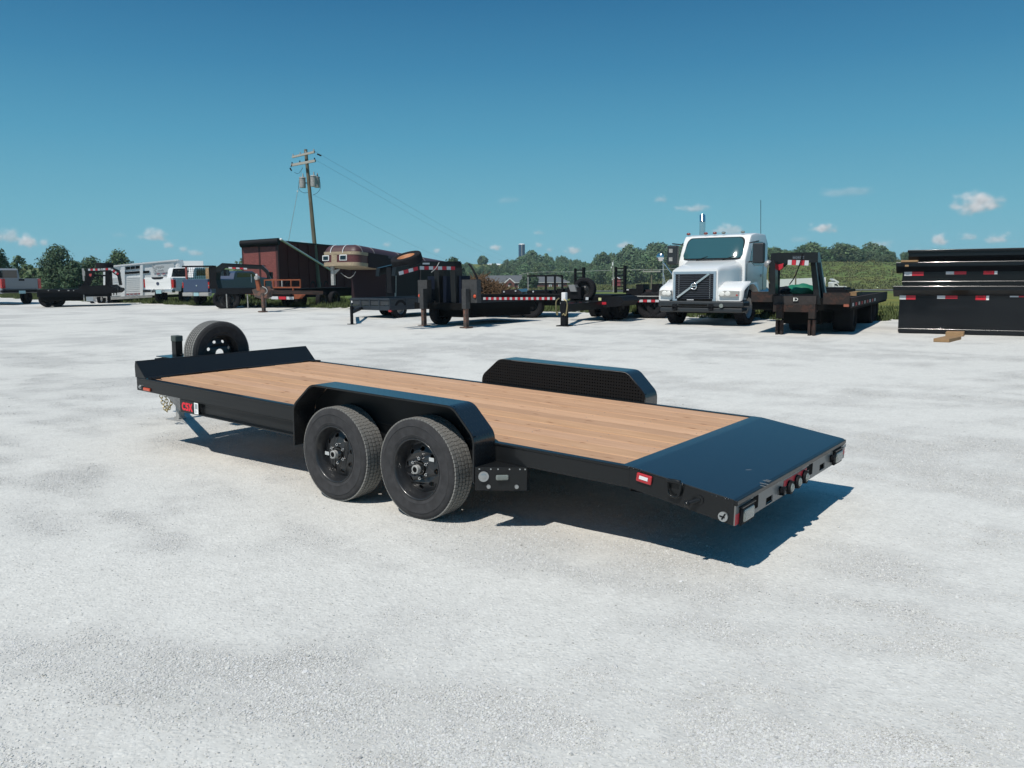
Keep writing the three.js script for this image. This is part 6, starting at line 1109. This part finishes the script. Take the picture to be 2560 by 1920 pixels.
{ // coarse tussocks over the bank and the field behind
  reseed(31); const p = [], n = [], c = [], uv = [];
  for (let i = 0; i < 34; i++) { const a = rr(0, 6.28), r = Math.sqrt(rnd()) * .9, x = Math.cos(a) * r, z = Math.sin(a) * r, h = rr(.25, .9), b = rr(0, 6.28), w = rr(.06, .13), f = rr(.65, 1.25), dx = Math.cos(b) * w, dz = Math.sin(b) * w; for (const v of [[x - dx, 0, z - dz], [x + dx, 0, z + dz], [x + rr(-.2, .2), h, z + rr(-.2, .2)]]) { p.push(...v); n.push(-dz * 6, .8, dx * 6); c.push(f * 1.08, f, f * .8); uv.push(0, 0); } }
  const g = new THREE.BufferGeometry(); g.setAttribute('position', new THREE.Float32BufferAttribute(p, 3)); g.setAttribute('normal', new THREE.Float32BufferAttribute(n, 3)); g.setAttribute('color', new THREE.Float32BufferAttribute(c, 3)); g.setAttribute('uv', new THREE.Float32BufferAttribute(uv, 2));
  const list = []; for (let i = 0; i < 8000; i++) { const D = 198 + 150 * rnd(), x = D * rr(-.16, .66);  list.push([x, -D]); }
  const im = new THREE.InstancedMesh(g, leafMat(.095, .125, .05), list.length), m = new THREE.Matrix4(), q = new THREE.Quaternion(), col = new THREE.Color();
  list.forEach(([x, z], i) => { q.setFromAxisAngle(V(0, 1, 0), rr(0, 6.28)); const far = ss(60, 240, -z), k = rr(.35, .75), b = ss(-.1, .35, fbm(x * .03, z * .03, 9, 3)); m.compose(V(x, land(x, z) - .02, z), q, V(k * 1.6, k, k * 1.6)); im.setMatrixAt(i, m); const t = rr(.8, 1.15); im.setColorAt(i, col.setRGB(t * (1 + .22 * b), t, t * (1 - .05 * b))); });
  im.name = 'field_tussocks'; im.castShadow = im.receiveShadow = true; scene.add(im); tag(im, 'coarse tufted grass covering the bank and field behind the lot', 'grass'); im.userData.kind = 'stuff';
}
// a frame at a distance whose z = 0 plane can be measured off the photograph
function farThing(name, label, cat, u, v, D, turn = 0) { const b = base(u, v, D); return thing(name, label, cat, b, deg(turn)); }
{ // road and the lorry on it
  const pts = []; for (let x = -40; x <= 420; x += 6) pts.push(x);
  const g = sheet(pts, [-194, -191, -188, -185], (x, z) => land(x, z) + .12); const r = mesh('road', g, std({ color: lin(.20, .20, .195), roughness: .95, map: speck })); r.userData.kind = 'structure'; r.userData.label = 'grey road crossing below the grassy bank';
  const o = farThing('box_semi_trailer', 'long white box semi-trailer on the road behind the portal neck', 'trailer', 1980, 720, 184, 0);
  const box = polyZ(o, [[1894, 726], [1894, 700.5], [2058, 694], [2064, 694], [2064, 726.5]], 0, -2.6); mesh('box', box, M.white, o); mesh('box_end', rectZ(o, 2057, 693.3, 2064, 726, .03, -.05), M.whiteDull, o);
  const yy = PZ(o, 1980, 726).y; mesh('chassis', b2(PZ(o, 1896, 720).x, PZ(o, 2062, 720).x, yy - .5, yy - .01, -2.2, -.4), M.under, o);
  for (const u of [1904, 1915, 2040, 2051]) for (const s of [-.2, -2.3]) wheelAt(o, PZ(o, u, 720).x, .5, s, .5, .5, 'z', 1);
  const t = farThing('semi_tractor', 'small white semi tractor with sloped roof fairing on the road', 'truck', 2100, 720, 182, 0);
  mesh('cab', polyZ(t, [[2081, 728], [2081, 707], [2083, 705], [2091, 704.5], [2098, 714.5], [2116, 715.5], [2119, 718], [2119, 726], [2113, 726.5], [2105, 723], [2098, 726.5]], 0, -2.4), M.white, t);
  mesh('roof_fairing', polyZ(t, [[2083, 698.5], [2085, 696.8], [2097, 704], [2098, 708], [2092, 705], [2086, 701.5]], -.1, -2.3), M.white, t); mesh('side_window', polyZ(t, [[2086, 714], [2086, 709.5], [2092, 709.5], [2095.5, 714], [2095.5, 716], [2090, 714]], .02, -.1), M.glassDark, t);
  for (const u of [2086, 2110]) for (const s of [-.1, -2.2]) wheelAt(t, PZ(t, u, 728).x, .5, s, .5, .4, 'z', 1);
}
{ // brick house
  const o = farThing('brick_house', 'low red brick house with grey hipped roof and white-trimmed entrance gable', 'house', 1300, 740, 262, 4);
  const brick = std({ color: lin(.26, .095, .075), roughness: .9, map: speck }), roof = std({ color: lin(.17, .18, .19), roughness: .95, map: speck });
  const X = (u) => PZ(o, u, 715).x, Yy = (v) => PZ(o, 1300, v).y, e = Yy(705.5), r = Yy(688), dep = 13;
  mesh('wall', [b2(X(1200), X(1418), -1, e, -dep, 0)], brick, o);
  { const a = X(1195), b = X(1424), c = X(1222), d = X(1392), z0 = .5, z1 = -dep - .5, zm = -dep / 2; const q = [[a, e, z0], [b, e, z0], [d, r, zm], [c, r, zm], [b, e, z1], [a, e, z1]], f = [[0, 1, 2], [0, 2, 3], [1, 4, 2], [4, 5, 3], [4, 3, 2], [5, 0, 3]], p = []; for (const t of f) for (const i of t) p.push(...q[i]); const g = new THREE.BufferGeometry(); g.setAttribute('position', new THREE.Float32BufferAttribute(p, 3)); g.setAttribute('uv', new THREE.Float32BufferAttribute(f.flatMap((t) => t.flatMap((i) => [q[i][0], q[i][2]])), 2)); g.computeVertexNormals(); mesh('roof', g, roof, o); mesh('eaves', b2(a, b, e - .22, e - .02, -dep - .45, .46), M.whiteDull, o); }
  const gx0 = X(1262), gx1 = X(1285), gm = (gx0 + gx1) / 2, gy = Yy(695.5);
  const arch = new THREE.Path(); const ax = X(1273.8), aw = (X(1279.5) - X(1269.5)) / 2, ay = Yy(712); arch.moveTo(ax - aw, -.8); arch.lineTo(ax - aw, ay); arch.absarc(ax, ay, aw, Math.PI, 0, true); arch.lineTo(ax + aw, -.8); arch.closePath();
  mesh('entrance_gable', plate([[gx0, -.9], [gx1, -.9], [gx1, e], [gm, gy - .25], [gx0, e]], .4, [arch]).translate(0, 0, 1.4), brick, o); for (const x of [gx0, gx1 - .3]) mesh('porch_wall', b2(x, x + .3, -.9, e - .1, 0, 1.4), brick, o);
  for (const s of [-1, 1]) mesh('gable_trim', beam(V(gm, gy, 1.7), V(gm + s * (gx1 - gx0) * .60, e - .25, 1.7), .35, .3), M.whiteDull, o);
  mesh('porch_roof', beam(V(gm, gy - .15, 1.5), V(gm, gy - .15, -2.5), 1.6, .3), roof, o);
  mesh('door', b2(ax - aw * .7, ax + aw * .7, -.8, ay + .4, .02, .1), M.whiteDull, o);
  for (const [a, b] of [[1252.5, 1260.5], [1295, 1303], [1372, 1379], [1396, 1404]]) { const w = sub('window', o); mesh('frame', b2(X(a), X(b), Yy(722), Yy(710.5), 0, .1), M.whiteDull, w); mesh('pane', b2(X(a) + .22, X(b) - .22, Yy(721), Yy(711.5), .1, .13), M.glassDark, w); mesh('mullion', b2((X(a) + X(b)) / 2 - .06, (X(a) + X(b)) / 2 + .06, Yy(721), Yy(711.5), .13, .16), M.whiteDull, w); }
}
{ // silo, barn, shed
  const o = farThing('silo', 'dark blue cylindrical farm silo with white domed top', 'silo', 1304.5, 640, 600); const r = 8.0 * 600 / FPX, y = at(1304.5, 611.5, 600).y - o.position.y;
  mesh('tank', disc(r, y, 0, y / 2, 0, 'y', 32), paint(.02, .055, .13, { roughness: .35 }), o); for (let k = 1; k < 7; k++) mesh('tank_band', new THREE.CylinderGeometry(r + .04, r + .04, .18, 32, 1, true).translate(0, y * k / 7, 0), paint(.02, .05, .12), o);
  mesh('dome', new THREE.SphereGeometry(r * 1.02, 28, 8, 0, Math.PI * 2, 0, Math.PI / 2).scale(1, .36, 1).translate(0, y, 0), M.white, o); mesh('ladder', b2(-.25, .25, 0, y, r, r + .15), M.galv, o);
  const b = farThing('farm_building', 'white farm building half hidden by trees on the ridge', 'barn', 1232, 668, 575); const q = (u, v) => PZ(b, u, v); const x0 = q(1220, 665).x, x1 = q(1250, 665).x, yy = q(1235, 664).y, yr = q(1235, 659).y; mesh('wall', b2(x0, x1, -1, yy, -6, 0), M.whiteDull, b); mesh('roof', plateZY([[.4, yy], [-3, yr], [-6.4, yy]], x0 - .3, x1 + .3), M.white, b);
  const s = farThing('shed', 'small red shed with white trim behind the upright ladder ramp', 'shed', 1541, 706, 268, -20); const sx0 = PZ(s, 1531, 700).x, sx1 = PZ(s, 1551, 700).x, sy = PZ(s, 1541, 698).y, sr = PZ(s, 1541, 692.5).y; mesh('wall', plate([[sx0, -.5], [sx1, -.5], [sx1, sy], [(sx0 + sx1) / 2, sr], [sx0, sy]], 3).translate(0, 0, -3), paint(.22, .045, .05), s); for (const k of [-1, 1]) mesh('trim', beam(V((sx0 + sx1) / 2, sr + .05, .05), V((sx0 + sx1) / 2 + k * (sx1 - sx0) * .56, sy - .1, .05), .12, .2), M.whiteDull, s);
}
// ------------------------------------------------------------------ utility poles and wires
{
  const D = 60, foot = base(801, 764, D), top = at(764, 373.5, D), o = thing('utility_pole', 'tall leaning wooden utility pole with two cross-arms and transformers behind the red box', 'utility pole', foot), L = (p) => p.clone().sub(foot);
  const pole = std({ color: lin(.25, .225, .16), roughness: .95, map: speck }), lightWood = std({ color: lin(.60, .58, .52), roughness: .9, map: speck });
  mesh('pole', rod(V(0, -.5, 0), L(top), .155, 14, .115), pole, o);
  const pin = []; const arms = [[[733, 393.8], [788, 381]], [[730.5, 414], [790, 402.8]]];
  arms.forEach(([a, b], i) => { const A = L(at(...a, D + .5)), B = L(at(...b, D - .9)); mesh('cross_arm', beam(A.clone().add(V(0, 0, .2)), B.clone().add(V(0, 0, .2)), .11, i ? .17 : .14), lightWood, o); for (const f of [.03, .36, .62, .97]) { const p = A.clone().lerp(B, f).add(V(0, .1, .2)); mesh('insulator', [disc(.05, .12, p.x, p.y + .05, p.z, 'y', 10, .035)], i ? M.blackDull : M.galv, o); pin.push(p); } });
  mesh('cutout', [rod(L(at(725, 420, D)), L(at(729, 427, D)), .05, 8), rod(L(at(730, 411, D)), L(at(727, 418, D)), .03, 6)], M.blackDull, o); mesh('cutout', rod(L(at(793, 385, D)), L(at(803, 389.5, D)), .05, 8), M.blackDull, o);
  for (const [u0, u1, v0, v1, dz] of [[749, 763.5, 444, 469.5, .1], [776.5, 790.5, 440, 466.5, .5], [786, 799, 443, 469, -.3]]) { const a = L(at(u0, v1, D - dz)), b = L(at(u1, v0, D - dz)), t = sub('transformer', o), x = (a.x + b.x) / 2, r = (b.x - a.x) / 2; mesh('can', disc(r, b.y - a.y, x, (a.y + b.y) / 2, a.z, 'y', 22), M.galv, t); mesh('lid', disc(r + .03, .06, x, b.y, a.z, 'y', 22, r * .9), M.galv, t); mesh('bushing', disc(.06, .28, x + .05, b.y + .15, a.z, 'y', 10, .035), M.galv, t); mesh('bracket', b2(Math.min(x, 0) + r * .6, Math.max(x, -.6) , a.y + .3, a.y + .36, a.z - .05, a.z + .05), M.blackDull, t); }
  mesh('jumper_wire', [tube([L(at(748, 450, D)), L(at(748, 474, D)), L(at(760, 482, D)), L(at(772, 481, D))], .014, 20, 5), tube([L(at(799, 448, D)), L(at(801, 470, D)), L(at(793, 482, D)), L(at(782, 488, D))], .014, 20, 5), tube([L(at(736, 431, D)), L(at(745, 434, D)), L(at(757, 420, D))], .012, 14, 5)], M.blackDull, o);
  mesh('guy_wire', [rod(L(at(756, 414, D)), L(at(744, 478, D + 1)), .010, 5), rod(L(at(744, 478, D + 1)), L(base(698, 764, D + 6)), .016, 5), disc(.05, .1, L(at(744, 478, D + 1)).x, L(at(744, 478, D + 1)).y, L(at(744, 478, D + 1)).z, 'y', 8)], M.whiteDull, o);
  mesh('ground_wire', rod(L(at(772, 500, D - .2)), L(at(783, 640, D - .2)), .012, 5), M.galv, o);
  const far = thing('utility_pole', 'wooden pole with one pale cross-arm standing in the field left of the white truck', 'utility pole', base(1629, 720, 150)), F = (u, v, d = 150) => at(u, v, d).sub(far.position);
  mesh('pole', rod(V(0, -.5, 0), F(1629.5, 671), .17, 10, .12), pole, far); mesh('cross_arm', beam(F(1607, 679, 149.7), F(1651, 678.5, 149.7), .14, .22), lightWood, far); for (const u of [1609, 1648]) mesh('insulator', disc(.06, .25, F(u, 675).x, F(u, 675.6).y, F(u, 675).z, 'y', 8), M.galv, far);
  const thin = thing('service_pole', 'thin pole with a white insulator left of the tall ladder ramp', 'utility pole', base(1533.5, 715, 158)), T = (u, v) => at(u, v, 158).sub(thin.position); mesh('pole', rod(V(0, -.5, 0), T(1533, 650), .11, 8, .07), lightWood, thin); mesh('insulator', [disc(.16, .6, T(1532, 660).x, T(1532, 660).y, T(1532, 660).z, 'y', 10)], M.white, thin); mesh('insulator', disc(.12, .3, T(1528.5, 668.5).x, T(1528.5, 668.5).y, T(1528.5, 668).z, 'y', 10), M.white, thin);
  const post = thing('wooden_post', 'pale wooden post seen through the portal neck in front of the white semi-trailer', 'post', base(1989.5, 712, 120)), Q = (u, v) => at(u, v, 120).sub(post.position); mesh('post', rod(V(0, -.3, 0), Q(1989.5, 676), .12, 8, .1), pole, post);
  const housePole = thing('service_pole', 'grey pole standing before the dark tree by the brick house', 'utility pole', base(1321, 725, 205)), hp = (u, v) => at(u, v, 205).sub(housePole.position); mesh('pole', rod(V(0, -.5, 0), hp(1319.5, 682), .14, 8, .1), lightWood, housePole);
  const wire = (label, pts, r) => tag(mesh('power_line', tube(pts, r, 60, 5), M.wire ??= std({ color: lin(.08, .13, .16), roughness: .6 })), label, 'wire');
  const sag = (a, b, s) => [0, .25, .5, .75, 1].map((t) => a.clone().lerp(b, t).add(V(0, -s * 4 * t * (1 - t), 0)));
  const W = (p) => p.clone().add(foot);
  wire('highest thin power line running right from the upper cross-arm', sag(W(pin[3]), at(1420, 668, 290), 3.4), .006); wire('thin power line running right from the lower cross-arm', sag(W(pin[7]), at(1415, 672, 290), 3.6), .006); wire('lowest thin power line running right from below the transformers', sag(W(L(at(784, 487, D))), at(1325, 684, 205), 2.4), .006);
  const ww = mesh('power_line', tube([at(1298, 687, 206), at(1320, 682.5, 205), at(1434, 679.5, 180), at(1532, 675.5, 158), at(1609, 674.5, 150), at(1648, 674.5, 150), at(1760, 664, 145)], .035, 90, 5), std({ color: lin(.45, .45, .42), roughness: .6 })); tag(ww, 'pale wire strung low across the field from the house to the right', 'wire');
}

scene.fog = new THREE.FogExp2(new THREE.Color().setRGB(.55, .72, .82), .00026);

renderer.render(scene, camera);
